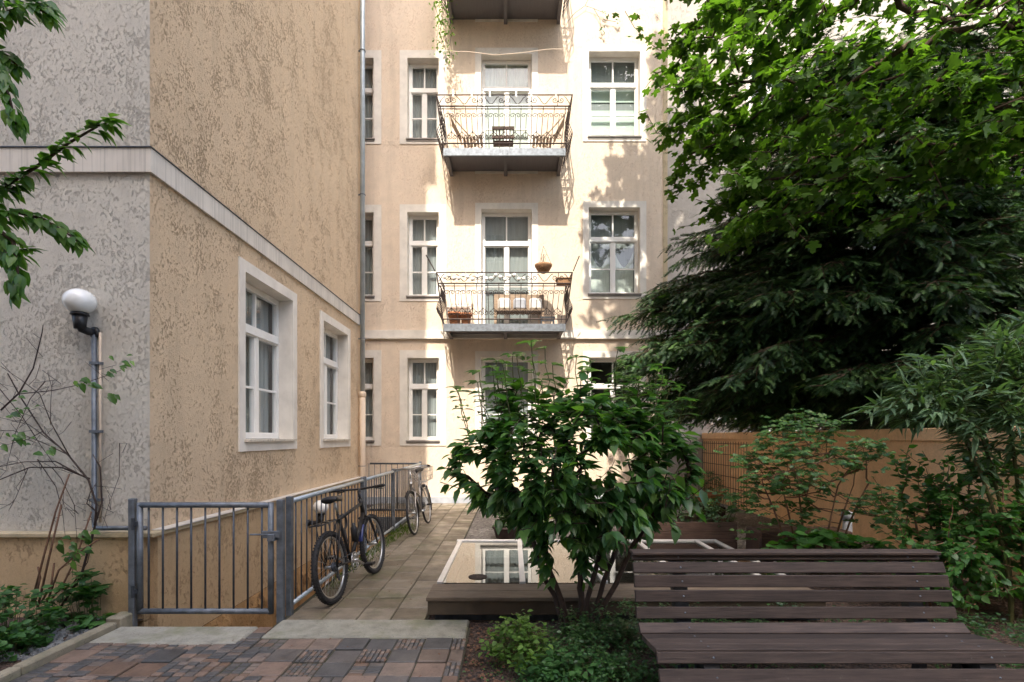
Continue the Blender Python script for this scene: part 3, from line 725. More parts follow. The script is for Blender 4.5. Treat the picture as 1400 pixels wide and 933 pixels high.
m = MB(); [m.tube([(.70 + .19 * math.cos(a), 11.25 + .19 * math.sin(a), z + 1.35), (.70, 11.25, z + 1.78)], .004, 4) for a in (0, 2.1, 4.2)]
m.build('chain', 'iron', t)
m = MB(); [m.tube([(.70, 11.25, z + 1.33), (.70 + rg2.uniform(-.06, .06), 11.25, z + 1.5), (.70 + rg2.uniform(-.12, .12), 11.25, z + 1.6)], .004, 4) for _ in range(6)]; m.build('stems', 'twig', t)
t = thing('light_garland', 'garland of white globe lights along the top of the lower balcony railing', 'string lights', (-.2, 10.9, z + 1))
pts = [(-1.45 + k * .05, 10.885 - .004, z + 1.0 + .05 * math.sin(k * .9) + .015 * math.sin(k * 2.3)) for k in range(36)]
m = MB(); m.tube(pts, .005, 4); m.build('cable', 'alu', t)
for k in range(0, 36, 2):
    q = pts[k]; m = MB(); r = .042; m.lathe((q[0], q[1], q[2] - .03), [(.004, -r), (r * .7, -r * .7), (r, 0), (r * .7, r * .7), (.004, r)], 10); m.build('bulb', 'globe', t, True)
m = MB(); m.bbox(1.0, 1.30, 11.15, 11.40, z + .92, z + 1.03, .015); m.box(.98, 1.32, 11.13, 11.42, z + 1.03, z + 1.05)
tag(m.build('balcony_box', 'coir'), 'brown planter box at the right end of the lower balcony rail', 'planter')
m = MB(); m.box(.62, .96, 11.16, 11.36, z + .16, z + .19); [m.box(q, q + .03, 11.18, 11.34, z - .01, z + .16) for q in (.64, .91)]; m.tube([(.66, 11.17, z + .10), (.92, 11.17, z + .10)], .012, 5)
tag(m.build('foot_stool', 'steel_dark'), 'small black stool on the floor of the lower balcony', 'stool')

# recessed wing
wing = thing('apartment_building', 'rear wing set back behind the conifer and the maple, its grey deepened by painted tree shade', 'building', (9, 13.2, 0))
wl = MB(); hs = []
for a, b in ((6.25, 7.35), (9.25, 10.35), (12.0, 13.1)):
    for c, d in ((9.75, 11.6), (5.85, 7.7), (1.6, 3.4)): hs.append((a, b, c, d))
hs.append((5.28, 5.78, 2.0, 3.15))
holed(wl, PR, FX1 + .012, 22, -.05, 18.5, hs, 0, 0); wl.quad((22, 13.2, -.05), (22, 22, -.05), (22, 22, 18.5), (22, 13.2, 18.5)); wl.quad((FX1 + .012, 22, -.05), (22, 22, -.05), (22, 22, 18.5), (FX1 + .012, 22, 18.5))
wl.build('wall', 'facade_shade_grey', wing)
rf = MB(); rf.box(FX1 + .16, 22.2, 12.9, 22.2, 18.5, 18.7); rf.build('roof', 'roof', wing)
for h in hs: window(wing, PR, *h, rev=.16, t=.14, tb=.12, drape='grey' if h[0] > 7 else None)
q = MB(); qbox(q, PR, FX1 + .013, 22, .001, .05, 3.92, 4.1); q.build('string_course', 'trim', wing)

# left building
lb = thing('apartment_building', 'ochre roughcast house with a blank end wall and two side windows above the stairwell', 'building', (SX, SY0, 0))
H1 = (6.03, 7.34, 1.53, 3.53); H2 = (8.53, 9.81, 1.52, 3.53); TOP = 17.6
wl = MB(); holed(wl, PS, SY0, SY1, .72, TOP, [H1, H2], 0, 0)
wl.quad((SX, SY1, -.05), (-14, SY1, -.05), (-14, SY1, TOP), (SX, SY1, TOP)); wl.quad((-14, SY0, -.05), (-14, SY1, -.05), (-14, SY1, TOP), (-14, SY0, TOP))
wl.build('wall', 'side_stucco', lb)
wl = MB(); wl.quad((SX, SY0, .72), (-14, SY0, .72), (-14, SY0, TOP), (SX, SY0, TOP)); wl.build('end_wall', 'end_stucco', lb)
at = MB(); at.box(-14, SX + .21, SY0 - .06, SY1 + .1, TOP, 25.5); at.build('attic', 'roof', lb)
pl = MB(); e = .07
pl.box(-14, SX, SY0 - e, SY0 + .3, -.05, .68); pl.box(SX - .2, SX + e, SY0 - .0, SY1, -.36, .68); pl.box(SX - .2, SX - .001, SY0 - e + .001, SY0 - .001, -2.3, -.06)
pl.build('plinth', 'plinth_stucco', lb)
ru = MB(); nyy, nzz = 60, 14; vs = []; rr = random.Random(5)
for i in range(nyy + 1):
    for k in range(nzz + 1):
        yy = WY0 + (SY1 - WY0) * i / nyy; zz = -.36 - 1.94 * k / nzz
        vs.append((SX + e + .03 + (0 if k == 0 else rr.uniform(-.025, .02)) - (.025 if k == 0 else 0), yy, zz))
ru.add(vs, [(i * (nzz + 1) + k, (i + 1) * (nzz + 1) + k, (i + 1) * (nzz + 1) + k + 1, i * (nzz + 1) + k + 1) for i in range(nyy) for k in range(nzz)])
ru.build('foundation', 'rubble', lb)
lg = MB()
lg.bbox(-14, SX + e + .035, SY0 - e - .035, SY0 + .0, .68, .722, .008); lg.bbox(SX - .01, SX + e + .034, SY0 + .001, SY1, .68, .721, .008); lg.build('ledge', 'ledge', lb)
fl = MB(); fl.box(SX + .002, SX + e + .05, SY0 + .02, SY1, .724, .732); fl.build('ledge_flashing', 'alu', lb)
cz0, cz1 = 3.88, 4.09; sc = MB(); o_ = .032
sc.box(-14, SX + o_, SY0 - o_, SY0 - .001, cz0, cz1); sc.box(SX + .001, SX + o_, SY0, SY1, cz0, cz1); sc.build('string_course', 'course', lb)
cp = MB(); cp.box(-14, SX + o_ + .010, SY0 - o_ - .010, SY0 - .001, cz1 + .001, cz1 + .010); cp.box(SX + .001, SX + o_ + .010, SY0, SY1, cz1 + .001, cz1 + .010); cp.build('course_capping', 'steel_dark', lb)
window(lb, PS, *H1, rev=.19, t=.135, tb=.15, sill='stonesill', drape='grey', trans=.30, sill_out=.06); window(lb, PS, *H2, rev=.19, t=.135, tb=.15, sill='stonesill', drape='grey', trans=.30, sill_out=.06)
# downpipe at the far corner of the left building
px_, py_ = SX + .085, 10.52
t = thing('downpipe', 'grey zinc downpipe running down the far corner of the ochre house', 'downpipe', (px_, py_, 0))
m = MB(); m.tube([(px_, py_, 2.45), (px_, py_, 17.3)], .05, 12); m.build('pipe', 'zinc', t, True)
m = MB(); m.tube([(px_, py_, -.4), (px_, py_, 2.40)], .062, 12); m.lathe((px_, py_, 2.38), [(.064, 0), (.075, .03), (.075, .1), (.052, .12)], 12); m.build('standpipe', 'beige_pipe', t, True)
for q in (.95, 3.6, 6.6, 9.6, 12.4): m = MB(); m.ring((px_, py_, q), (0, 0, 1), .057, .008, 16, 6); m.box(SX, px_, py_ - .01, py_ + .01, q - .012, q + .012); m.build('clamp', 'steel', t)
# unseen house behind the viewpoint, stepped heights set to shape sun and sky light
hb = thing('apartment_building', 'tall unseen plastered house on the near side of the courtyard, its roofline stepped to shape the light', 'building', (0, -8, 0))
m = MB(); m.box(-22, -2.8, -18, -8, -.05, 24.6); m.box(-2.8, 4.2, -17.9, -8.001, -.05, 22.2); m.box(4.2, 20, -17.8, -8.002, -.05, 12); m.build('wall', 'facade', hb)
m = MB(); m.box(-22.2, -2.81, -18.2, -7.9, 24.6, 25.3); m.box(-2.80, 4.4, -18.1, -7.9, 22.2, 22.5); m.box(4.41, 20.2, -18.1, -7.9, 12, 12.3); m.build('roof', 'roof', hb)
w0 = None
for zz in (1.6, 5.3, 9.0, 12.7):
    for xx in (-6.5, -3.8, -1.1, 1.6):
        if w0 is None:
            m = MB(); x_, z_ = xx, zz
            for a in ((x_ - .6, x_ - .54, z_, z_ + 1.8), (x_ + .54, x_ + .6, z_, z_ + 1.8), (x_ - .04, x_ + .04, z_, z_ + 1.8), (x_ - .54, x_ + .54, z_ + 1.74, z_ + 1.8), (x_ - .54, x_ + .54, z_, z_ + .06), (x_ - .54, x_ + .54, z_ + 1.2, z_ + 1.28)): m.box(a[0], a[1], -7.998, -7.93, a[2], a[3])
            w0 = m.build('window', 'white', hb); m = MB(); m.quad((x_ - .54, -7.96, z_), (x_ + .54, -7.96, z_), (x_ + .54, -7.96, z_ + 1.8), (x_ - .54, -7.96, z_ + 1.8)); m.build('pane', 'blackplastic', w0)
        else:
            c = copy_tree(w0, hb); c.location = (xx + 6.5, 0, zz - 1.6)

# garden wall on the right
gw = thing('garden_wall', 'orange rendered garden wall with a flat coping behind the bench and bushes', 'wall', (5.0, 8, 0))
m = MB(); m.box(5.0, 5.22, 1.0, 13.19, -.05, 1.50); m.build('render', 'orange_wall', gw)
m = MB(); m.bbox(4.955, 5.265, 1.0, 13.19, 1.502, 1.66, .012); m.build('coping', 'orange_wall', gw)
tr = thing('trellis', 'thin dark wire trellis on the far end of the orange wall', 'trellis', (4.95, 12, 0))
m = MB()
for k in range(20): m.tube([(4.93, 10.6 + k * .13, .0), (4.93, 10.6 + k * .13, 1.45)], .006, 4)
m.build('vertical_wires', 'twig', tr); m = MB()
for k in range(6): m.tube([(4.94, 10.55, .15 + k * .25), (4.94, 13.1, .15 + k * .25)], .007, 4)
m.build('horizontal_wires', 'twig', tr)
# ------------------------------------------------------------------ gate, railings
GY = 4.28
def gpost(x, y, z1, lab, w=.05):
    m = MB(); m.bbox(x - w / 2, x + w / 2, y - w / 2, y + w / 2, -.25, z1, .005)
    return tag(m.build('gate_post', 'steel', None, loc=(x, y, 0)), lab, 'post')
gpost(-3.215, GY, 1.03, 'galvanised hinge post of the gate beside the pale house corner'); gpost(-1.965, GY + .01, 1.02, 'galvanised latch post at the right side of the gate', .055)
gt = thing('gate', 'galvanised tube gate with thin vertical bars closing the stairwell', 'gate', (-3.16, GY, 0))
m = MB(); r = .024; x0, x1 = -3.155, -2.045; z0, z1 = .075, .975
for a, b in (((x0, z0), (x1, z0)), ((x0, z1), (x1, z1)), ((x0, z0 - .02), (x0, z1 + .02)), ((x1, z0 - .02), (x1, z1 + .02))): m.tube([(a[0], GY, a[1]), (b[0], GY, b[1])], r, 12)
m.build('frame', 'steel', gt, True)
gb0 = None
for k in range(9):
    m = MB(); xx = x0 + (x1 - x0) * (k + .62) / 9.25
    m.tube([(xx, GY, z0), (xx, GY, z1)], .0085, 8); m.build('bar', 'steel_dark', gt, True)
m = MB(); m.bbox(x1 - .06, x1 + .09, GY - .035, GY - .022, .70, .76, .003); m.bbox(x1 - .01, x1 + .05, GY - .05, GY + .03, .675, .735, .004); m.tube([(x1 - .16, GY - .03, .73), (x1 - .02, GY - .03, .73)], .008, 8); m.build('latch', 'steel', gt)
for zz in (.25, .82): m = MB(); m.tube([(-3.19, GY - .03, zz - .05), (-3.19, GY - .03, zz + .05)], .014, 8); m.box(-3.19, x0, GY - .034, GY - .026, zz - .02, zz + .02); m.build('hinge', 'steel_dark', gt)
RX = -1.955; RY = [4.44, 6.65, 8.30, 10.76]
rl = thing('railing', 'steel railing with vertical bars between the slab path and the stairwell', 'railing', (RX, 4.44, 0))
for k, yy in enumerate(RY):
    m = MB()
    for s in ((-.022, .022) if k in (1,) else (0,)): m.bbox(RX - .024, RX + .024, yy + s * 2 - .016 - (0 if k == 1 else .012), yy + s * 2 + .016 + (0 if k == 1 else .012), -.3, 1.03, .004)
    m.build('post', 'steel', rl)
zt = .985
m = MB(); [m.tube([(RX, a + .03, zt), (RX, b - .03, zt)], .022, 10) for a, b in zip(RY[:-1], RY[1:])]; m.build('top_rail', 'zinc', rl, True)
m = MB(); [m.tube([(RX, a + .03, .07), (RX, b - .03, .07)], .021, 10) for a, b in zip(RY[:-1], RY[1:])]; m.build('bottom_rail', 'zinc', rl, True)
b0 = None
for a, b in zip(RY[:-1], RY[1:]):
    n = int((b - a) / .122)
    for k in range(1, n):
        yy = a + (b - a) * k / n
        if b0 is None:
            m = MB(); m.tube([(RX, yy, .07), (RX, yy, zt)], .007, 6); b0 = m.build('bar', 'steel_dark', rl, True); y00 = yy
        else:
            c = b0.copy(); COL.objects.link(c); c.parent = rl; c.location = (0, yy - y00, 0)
r2 = thing('railing', 'short cross railing at the far end of the stairwell by the facade', 'railing', (-2.6, 10.80, 0))
m = MB(); m.tube([(RX - .03, 10.80, zt), (SX + .16, 10.80, zt)], .018, 10); m.build('top_rail', 'steel_dark', r2, True); m = MB(); m.tube([(RX - .03, 10.80, .0), (SX + .16, 10.80, .0)], .016, 8); m.build('bottom_rail', 'steel_dark', r2, True)
for k in range(9): m = MB(); xx = RX - .13 - k * .122; m.tube([(xx, 10.80, .0), (xx, 10.80, zt)], .007, 6); m.build('bar', 'steel_dark', r2, True)
gr = MB(); gr.box(SX + .3, RX - .05, WY1 - .03, WY1 - .012, -.5, -.15); [gr.box(SX + .32 + k * .055, SX + .34 + k * .055, WY1 - .05, WY1 - .03, -.48, -.17) for k in range(16)]
tag(gr.build('ventilation_grille', 'steel', None), 'grey slatted vent grille in the far wall of the stairwell', 'grille')

# ------------------------------------------------------------------ lamps and conduit
def lamp(x, y, z, n, lab, r=.125, out=.20):
    """globe lamp; n = wall normal (outward) direction"""
    t = thing('wall_lamp', lab, 'lamp', (x, y, z), 'globe wall lamps'); n = Vector(n); c = Vector((x, y, z)); q = c + n * out
    side = n.orthogonal().normalized()
    m = MB(); m.tube([c + n * .004, c + n * .03], .05, 14); m.tube([c + n * .03, c + n * out * .5, c + n * out * .85 + Vector((0, 0, .012)), q + Vector((0, 0, .06))], [.032, .034, .036, .04], 12); m.tube([q + Vector((0, 0, .01)), q + Vector((0, 0, .06)), q + Vector((0, 0, .13))], [.042, .047, .056], 16); m.tube([q + Vector((0, 0, .128)), q + Vector((0, 0, .15))], [.068, .062], 16)
    m.build('fitting', 'blackplastic', t, True)
    m = MB(); pr = []
    for k in range(15):
        a = -PI / 2 + .48 + (PI - .48) * k / 14; pr.append((max(r * math.cos(a), .001), r * .92 * math.sin(a)))
    m.lathe(q + Vector((0, 0, .15 + r * .80)), pr, 28); m.build('globe', 'globe', t, True)
lx = (130 - CX) * 4.44 / F
lamp(lx - .00, 4.458, EYE + (HY - 455) * 4.44 / F, (-.35, -.937, 0), 'white globe lamp on a black fitting on the pale end wall above the conduit', .118, .13)
lamp(SX + .075, 7.72, .24, (1, 0, 0), 'white globe lamp low on the stairwell wall seen through the railing', .115)
cd = thing('conduit', 'grey metal conduit pipe running down the pale end wall under the lamp', 'conduit pipe', (lx, 4.44, .75))
m = MB(); m.tube([(lx, 4.43, 2.45), (lx, 4.43, .82), (lx + .03, 4.40, .77), (lx + .08, 4.36, .765), (-3.16, 4.36, .765)], .019, 10); m.build('pipe', 'steel', cd, True)
m = MB(); m.tube([(lx + .045, 4.44, 2.47), (lx + .045, 4.44, .80)], .011, 8); m.build('cable', 'beige_pipe', cd, True)
for zz in (1.0, 1.6, 2.2): m = MB(); m.box(lx - .03, lx + .06, 4.41, 4.458, zz - .012, zz + .012); m.build('clip', 'steel', cd)

# ------------------------------------------------------------------ bicycles (built along +x, wheels on z = 0)
def wheel(root, x, Rw, tw, knob, steer=0.0):
    ms = MB(); c = (x, 0, Rw)
    ms.ring(c, (0, 1, 0), Rw - tw, tw, 56, 10)
    if knob:
        for i in range(64):
            a = 2 * PI * i / 64
            for s in (-1, 0, 1):
                aa = a + (PI / 64 if s == 0 else 0); d = Vector((math.sin(aa), 0, math.cos(aa))); t = Vector((math.cos(aa), 0, -math.sin(aa)))
                p = Vector(c) + d * (Rw - .004 - (.008 if s else 0)) + Vector((0, s * tw * .72, 0)); ms.beam(p - t * .006, p + t * .006, .014, .014, d)
    w = ms.build('wheel', 'tyre', root, not knob)
    m = MB(); m.ring(c, (0, 1, 0), Rw - 2 * tw - .004, .012, 48, 6); m.build('rim', 'alloy', w, True)
    m = MB()
    for i in range(28):
        a = 2 * PI * i / 28; a2 = a + (.5 if i % 2 else -.5); s = .028 if (i // 2) % 2 else -.028
        m.tube([(x + .02 * math.cos(a2), s, Rw + .02 * math.sin(a2)), (x + (Rw - 2 * tw - .01) * math.cos(a), 0, Rw + (Rw - 2 * tw - .01) * math.sin(a))], .0015, 3)
    m.tube([(x, -.055, Rw), (x, .055, Rw)], .016, 10); m.build('spokes', 'alloy', w, True); return w
def bicycle(name, lab, loc, heading, lean, city=False):
    t = thing(name, lab, 'bicycle', loc, None, True); Rw = .345 if city else .335; tw = .018 if city else .027
    fm = 'bikegrey' if city else 'bikeblack'; wb = 1.06
    for x in (0, wb): wheel(t, x, Rw, tw, not city)
    bb = Vector((.44, 0, .29)); st = Vector((.27, 0, .80)); ht = Vector((.86, 0, .86)); hb_ = Vector((.895, 0, .70)); ra = Vector((0, 0, Rw)); fa = Vector((wb, 0, Rw))
    m = MB(); m.tube([bb, st], .016, 10); m.tube([hb_ + Vector((0, 0, .02)), bb], .021 if not city else .018, 10)
    if city: m.tube([hb_ + Vector((-.01, 0, .05)), bb.lerp(st, .45)], .016, 10)
    else: m.tube([ht - Vector((.0, 0, .04)), st - Vector((0, 0, .06))], .018, 10)
    m.tube([ht + Vector((-.004, 0, .02)), hb_ - Vector((-.004, 0, .02))], .022, 10)
    for s in (-1, 1):
        m.tube([st - Vector((-.01, 0, .06)) + Vector((0, s * .018, 0)), ra + Vector((0, s * .062, 0))], .009, 8); m.tube([bb + Vector((0, s * .02, 0)), ra + Vector((0, s * .062, 0))], .010, 8)
    m.build('frame', fm, t, True)
    m = MB(); m.tube([hb_, hb_ + Vector((.015, 0, -.03))], .02, 8)
    for s in (-1, 1): m.tube([hb_ + Vector((.012, 0, -.02)), hb_ + Vector((.02, s * .055, -.04)), fa + Vector((-.03, s * .058, .10)), fa + Vector((0, s * .055, 0))], [.014, .017, .012, .009], 8)
    m.build('fork', 'bikegrey' if city else 'bikeblack', t, True)
    hz = 1.06 if city else .98; hx = .83
    m = MB(); m.tube([ht, Vector((hx + .005, 0, hz - .03))], .014, 8); 
    if city: pts = [(hx - .20, -.29, hz - .02), (hx - .08, -.27, hz), (hx, -.12, hz), (hx + .03, 0, hz - .02), (hx, .12, hz), (hx - .08, .27, hz), (hx - .20, .29, hz - .02)]
    else: pts = [(hx - .05, -.31, hz + .02), (hx + .02, -.16, hz + .01), (hx + .05, 0, hz), (hx + .02, .16, hz + .01), (hx - .05, .31, hz + .02)]; m.tube([(hx, 0, hz - .03), (hx + .05, 0, hz)], .015, 8)
    m.tube(pts, .0125, 8); h = m.build('handlebar', 'alloy' if city else 'blackplastic', t, True)
    for s in (0, -1):
        a, b = Vector(pts[s]), Vector(pts[1 if s == 0 else -2]); d = (b - a).normalized(); m = MB(); m.tube([a - d * .005, a + d * .12], .018, 8); m.build('grip', 'blackplastic', h, True)
        m = MB(); q = a + d * .14; m.tube([q, q + Vector((.04, 0, -.02)), q + Vector((.05, -d.y * .09, -.03))], .006, 6); m.build('brake_lever', 'blackplastic' if not city else 'alloy', h, True)
    m = MB(); sz = .95 if not city else .98; sx = st.x - .035
    m.tube([st, Vector((sx, 0, sz - .04))], .013, 8); m.build('seat_post', 'alloy', t, True)
    m = MB(); prof = [(-.13, .075, 0), (-.10, .085, .012), (-.02, .062, .006), (.06, .030, .0), (.14, .022, -.004), (.155, .008, -.012)]; vs = []
    for x, wd, dz in prof:
        for a in range(10): b = 2 * PI * a / 10; vs.append((sx + x + .0, wd * math.cos(b), sz + dz + .026 * math.sin(b) * (1 if math.sin(b) > 0 else 1.3)))
    m.add(vs, [(i * 10 + a, i * 10 + (a + 1) % 10, (i + 1) * 10 + (a + 1) % 10, (i + 1) * 10 + a) for i in range(5) for a in range(10)] + [tuple(range(10))[::-1], tuple(range(50, 60))])
    m.build('saddle', 'blackplastic', t, True)
    m = MB(); m.ring(bb + Vector((0, -.045, 0)), (0, 1, 0), .085, .005, 28, 5); m.ring(bb + Vector((0, -.04, 0)), (0, 1, 0), .06, .006, 24, 5)
    for k in range(5): a = 2 * PI * k / 5; m.beam(bb + Vector((0, -.045, 0)), bb + Vector((.085 * math.cos(a), -.045, .085 * math.sin(a))), .012, .006, (0, 1, 0))
    m.tube([bb + Vector((0, -.07, 0)), bb + Vector((0, .07, 0))], .018, 10); m.build('chainring', 'alloy', t, True)
    m = MB()
    for s, a in ((-1, -.5), (1, PI - .5)):
        m = MB(); e = bb + Vector((.17 * math.cos(a), s * .075, .17 * math.sin(a))); m.beam(bb + Vector((0, s * .07, 0)), e, .022, .012, (0, 1, 0))
        q = MB(); q.box(e.x - .045, e.x + .045, min(e.y + s * .01, e.y + s * .10), max(e.y + s * .01, e.y + s * .10), e.z - .012, e.z + .012); q.build('pedal', 'blackplastic', m.build('crank', 'alloy', t))
    m = MB(); m.lathe((0, -.035, Rw), [(.045, -.012), (.045, .012)], 18, 'y'); m.lathe((0, -.05, Rw), [(.03, -.008), (.03, .008)], 16, 'y')
    m.tube([bb + Vector((0, -.04, .085)), Vector((0, -.04, Rw + .04))], .004, 4); m.tube([bb + Vector((0, -.04, -.085)), Vector((.02, -.045, Rw - .11)), Vector((-.02, -.045, Rw - .04))], .004, 4)
    m.beam((0, -.055, Rw), (.02, -.06, Rw - .13), .02, .012, (0, 1, 0)); m.build('drivetrain', 'steel_dark', t)
    # rack
    m = MB(); rz = .755
    for s in (-1, 1): m.tube([(.20, s * .045, rz), (-.20, s * .06, rz), (-.22, s * .03, rz)], .0055, 6); m.tube([(0, s * .065, Rw), (-.07, s * .062, rz)], .005, 6); m.tube([(0, s * .065, Rw), (.10, s * .055, rz)], .005, 6)
    for x in (.15, .02, -.12, -.20): m.tube([(x, -.058, rz), (x, .058, rz)], .0055, 6)
    m.tube([(.20, 0, rz), (.27, 0, .72)], .006, 6); m.build('luggage_rack', 'blackplastic' if not city else 'alloy', t, True)
    def guard(x, a0, a1, mat):
        vs = []; n = 18
        for i in range(n + 1):
            a = a0 + (a1 - a0) * i / n; rr = Rw + .022
            for yy, dr in ((-.028, -.012), (-.018, .0), (.018, .0), (.028, -.012)): vs.append((x + (rr + dr) * math.sin(a), yy, Rw + (rr + dr) * math.cos(a)))
        m = MB(); m.add(vs, [(i * 4 + k, i * 4 + k + 1, i * 4 + k + 5, i * 4 + k + 4) for i in range(n) for k in range(3)]); m.build('mudguard', mat, t, True)
    if city: guard(0, -2.0, .9, 'bikeblack'); guard(wb, -1.9, .7, 'bikeblack')
    else: guard(wb, -1.3, -.75, 'bluepaint')
    if city:
        m = MB(); x0, x1, y0, y1, z0, z1 = -.30, .06, -.16, .16, .77, 1.0
        for k in range(7):
            f = k / 6
            for yy in (y0, y1): m.tube([(x0 + (x1 - x0) * f, yy * .8, z0), (x0 + (x1 - x0) * f, yy, z1)], .003, 4)
            for xx in (x0, x1): m.tube([(xx, (y0 + (y1 - y0) * f) * .8, z0), (xx, y0 + (y1 - y0) * f, z1)], .003, 4)
            m.tube([(x0, (y0 + (y1 - y0) * f) * .8, z0), (x1, (y0 + (y1 - y0) * f) * .8, z0)], .003, 4)
        for q in (0, .35, .7, 1.0):
            zz = z0 + (z1 - z0) * q; w_ = .8 + .2 * q; rd = .007 if q == 1 else .003
            m.tube([(x0, y0 * w_, zz), (x1, y0 * w_, zz), (x1, y1 * w_, zz), (x0, y1 * w_, zz), (x0, y0 * w_, zz)], rd, 5)
        m.build('basket', 'wicker', t); m = MB(); m.lathe((wb - .17, 0, .78), [(.028, 0), (.03, .03), (.012, .05)], 12); m.build('headlight', 'alloy', t, True)
    else:
        m = MB(); m.lathe((.60, .0, .46), [(.034, 0), (.034, .14), (.02, .16), (.02, .19)], 12); m.build('bottle', 'blackplastic', t, True)
        m = MB(); m.ring(st + Vector((.10, 0, -.10)), (0, 1, 0), .075, .012, 20, 6); m.tube([st + Vector((.11, .0, -.17)), st + Vector((.13, 0, -.3)), st + Vector((.08, 0, -.36))], .012, 6); m.build('cable_lock', 'blackplastic', t, True)
    t.rotation_euler = (lean, 0, heading); return t
bicycle('bicycle', 'black mountain bike with a rear rack leaning on the railing nearest the gate', (-1.655, 4.72, .0), R(84.5), R(-7))
bicycle('bicycle', 'silver city bike with a wire basket leaning on the railing near the facade', (-1.50, 9.08, .0), R(-92.0), R(8), True)

# ------------------------------------------------------------------ raised skylight with deck edge
sk = thing('skylight', 'low timber edged glass skylight box set into the courtyard behind the bushes', 'skylight', (1, 5.3, 0))
KX0, KX1, KY0, KY1, KZ = -.715, 2.66, 4.27, 6.52, .20
m = MB()
for k in range(2):
    y0 = KY0 - .02 + k * .205; m.bbox(KX0 - .01, KX1, y0, y0 + .196, KZ - .035, KZ, .005)
m.build('deck', 'deckwood', sk)
m = MB(); m.bbox(KX0, KX1, KY0, KY0 + .02, .045, KZ - .037, .004); m.bbox(KX0, KX0 + .02, KY0 + .021, KY1, .045, KZ - .037, .004)
for xx in [KX0 + .06 + .55 * i for i in range(7)]: m.lathe((xx, KY0 - .003, .145), [(.007, 0), (.007, .004)], 8, 'y')
m.build('fascia', 'fascia', sk)
m = MB(); m.box(KX0 + .05, KX1, KY0 + .09, KY0 + .14, -.05, .044); m.box(KX0 + .05, KX0 + .1, KY0 + .141, KY1, -.05, .044); m.build('base', 'steel_dark', sk)
m = MB(); gy0 = KY0 + .395
bars = [KX0 + .02 + .765 * i for i in range(5)] + [KX1 - .05]
for xx in bars: m.bbox(xx, xx + .055, gy0 + .005, KY1, KZ - .03, KZ + .016, .004)
m.bbox(KX0, KX1, KY1 + .001, KY1 + .06, KZ - .03, KZ + .02, .004); m.build('glazing_bars', 'alu', sk)
for a, b in zip(bars[:-1], bars[1:]):
    g = MB(); g.quad((a + .055, gy0 + .003, KZ + .004), (b, gy0 + .003, KZ + .004), (b, KY1, KZ + .004), (a + .055, KY1, KZ + .004)); g.build('pane', 'skyglass', sk)
m = MB(); m.box(KX0 + .1, KX1 - .05, gy0, KY1, KZ - .5, KZ - .45); m.build('blind', 'curtain', sk)
m = MB(); m.lathe((-.33, 4.86, KZ + .006), [(.085, 0), (.09, .003), (.07, .006), (.01, .006)], 24); tag(m.build('saucer', 'rock', None, loc=(-.33, 4.86, KZ + .006)), 'round dark saucer lying on the near corner of the skylight glass', 'saucer')
# things in the far part of the yard
m = MB()
for i in range(3):
    zz = .02 + i * .13; m.bbox(1.55, 3.0, 6.78, 6.81, zz, zz + .125, .004); m.bbox(1.55, 3.0, 7.3, 7.33, zz, zz + .125, .004); m.bbox(1.52, 1.549, 6.78, 7.33, zz, zz + .125, .004); m.bbox(3.001, 3.03, 6.78, 7.33, zz, zz + .125, .004)
pb = thing('planter_box', 'dark plank planter box behind the skylight holding low plants', 'planter', (2.3, 7, 0)); m.build('boards', 'planterwood', pb); m = MB(); m.box(1.56, 2.99, 6.82, 7.29, .0, .36); m.build('earth', 'soil', pb)
m = MB(); m.bbox(3.12, 4.3, 6.35, 6.75, -.03, .36, .02); tag(m.build('planter_box', 'planterwood', None), 'low dark timber planter under the rose bush by the orange wall', 'planter')
m = MB()
for (a, b) in ((-.22, 0), (.22, 0)):
    m.lathe((a, 7.9, 0), [(.13, 0), (.19, .16), (.21, .16), (.21, .19), (.17, .19), (.16, .15), (.01, .15)], 16)
m = MB(); m.lathe((-.10, 7.85, -.01), [(.15, 0), (.19, .15), (.21, .15), (.21, .18), (.17, .18), (.16, .14), (.01, .14)], 18); tag(m.build('flower_pot', 'darkpot', None, True), 'dark round pot on the gravel behind the skylight, nearer the path', 'flower pot', 'dark pots on the gravel')
m = MB(); m.lathe((.33, 7.95, -.01), [(.13, 0), (.17, .17), (.19, .17), (.19, .2), (.15, .2), (.14, .16), (.01, .16)], 18); tag(m.build('flower_pot', 'darkpot', None, True), 'dark pot on the gravel behind the shrub stems, farther from the path', 'flower pot', 'dark pots on the gravel')
bs = thing('brick_stack', 'stack of orange bricks on the gravel below the facade windows', 'bricks', (.95, 11, 0)); rb = random.Random(2)
m = MB()
for L in range(5):
    for i in range(4):
        for jj in range(2): m.bbox(.55 + i * .26 + rb.uniform(-.01, .01), .79 + i * .26, 10.9 + jj * .13, 11.02 + jj * .13, .075 * L - .01, .075 * L + .06, .006)
m.build('bricks', 'brick', bs)
m = MB(); m.add([(1.35, 10.3, -.02), (1.95, 10.3, -.02), (1.95, 10.33, -.02), (1.35, 10.33, -.02), (1.33, 10.75, .52), (1.93, 10.75, .52), (1.93, 10.78, .52), (1.33, 10.78, .52)], [(3, 2, 1, 0), (4, 5, 6, 7), (0, 1, 5, 4), (1, 2, 6, 5), (2, 3, 7, 6), (3, 0, 4, 7)])
tag(m.build('stone_slab', 'greystone', None), 'grey slab leaning on the gravel near the brick stack', 'slab')
m = MB(); [m.bbox(-.1 + .02 * i, 1.1 - .02 * i, 9.6, 9.95, i * .05 - .01, i * .05 + .03, .004) for i in range(3)]; tag(m.build('plank_pile', 'deckwood', None), 'low pile of weathered planks lying on the gravel', 'planks')
ps = thing('flower_pot', 'wide terracotta bowl with handles standing on a block by the trellis', 'flower pot', (3.72, 9.5, 0))
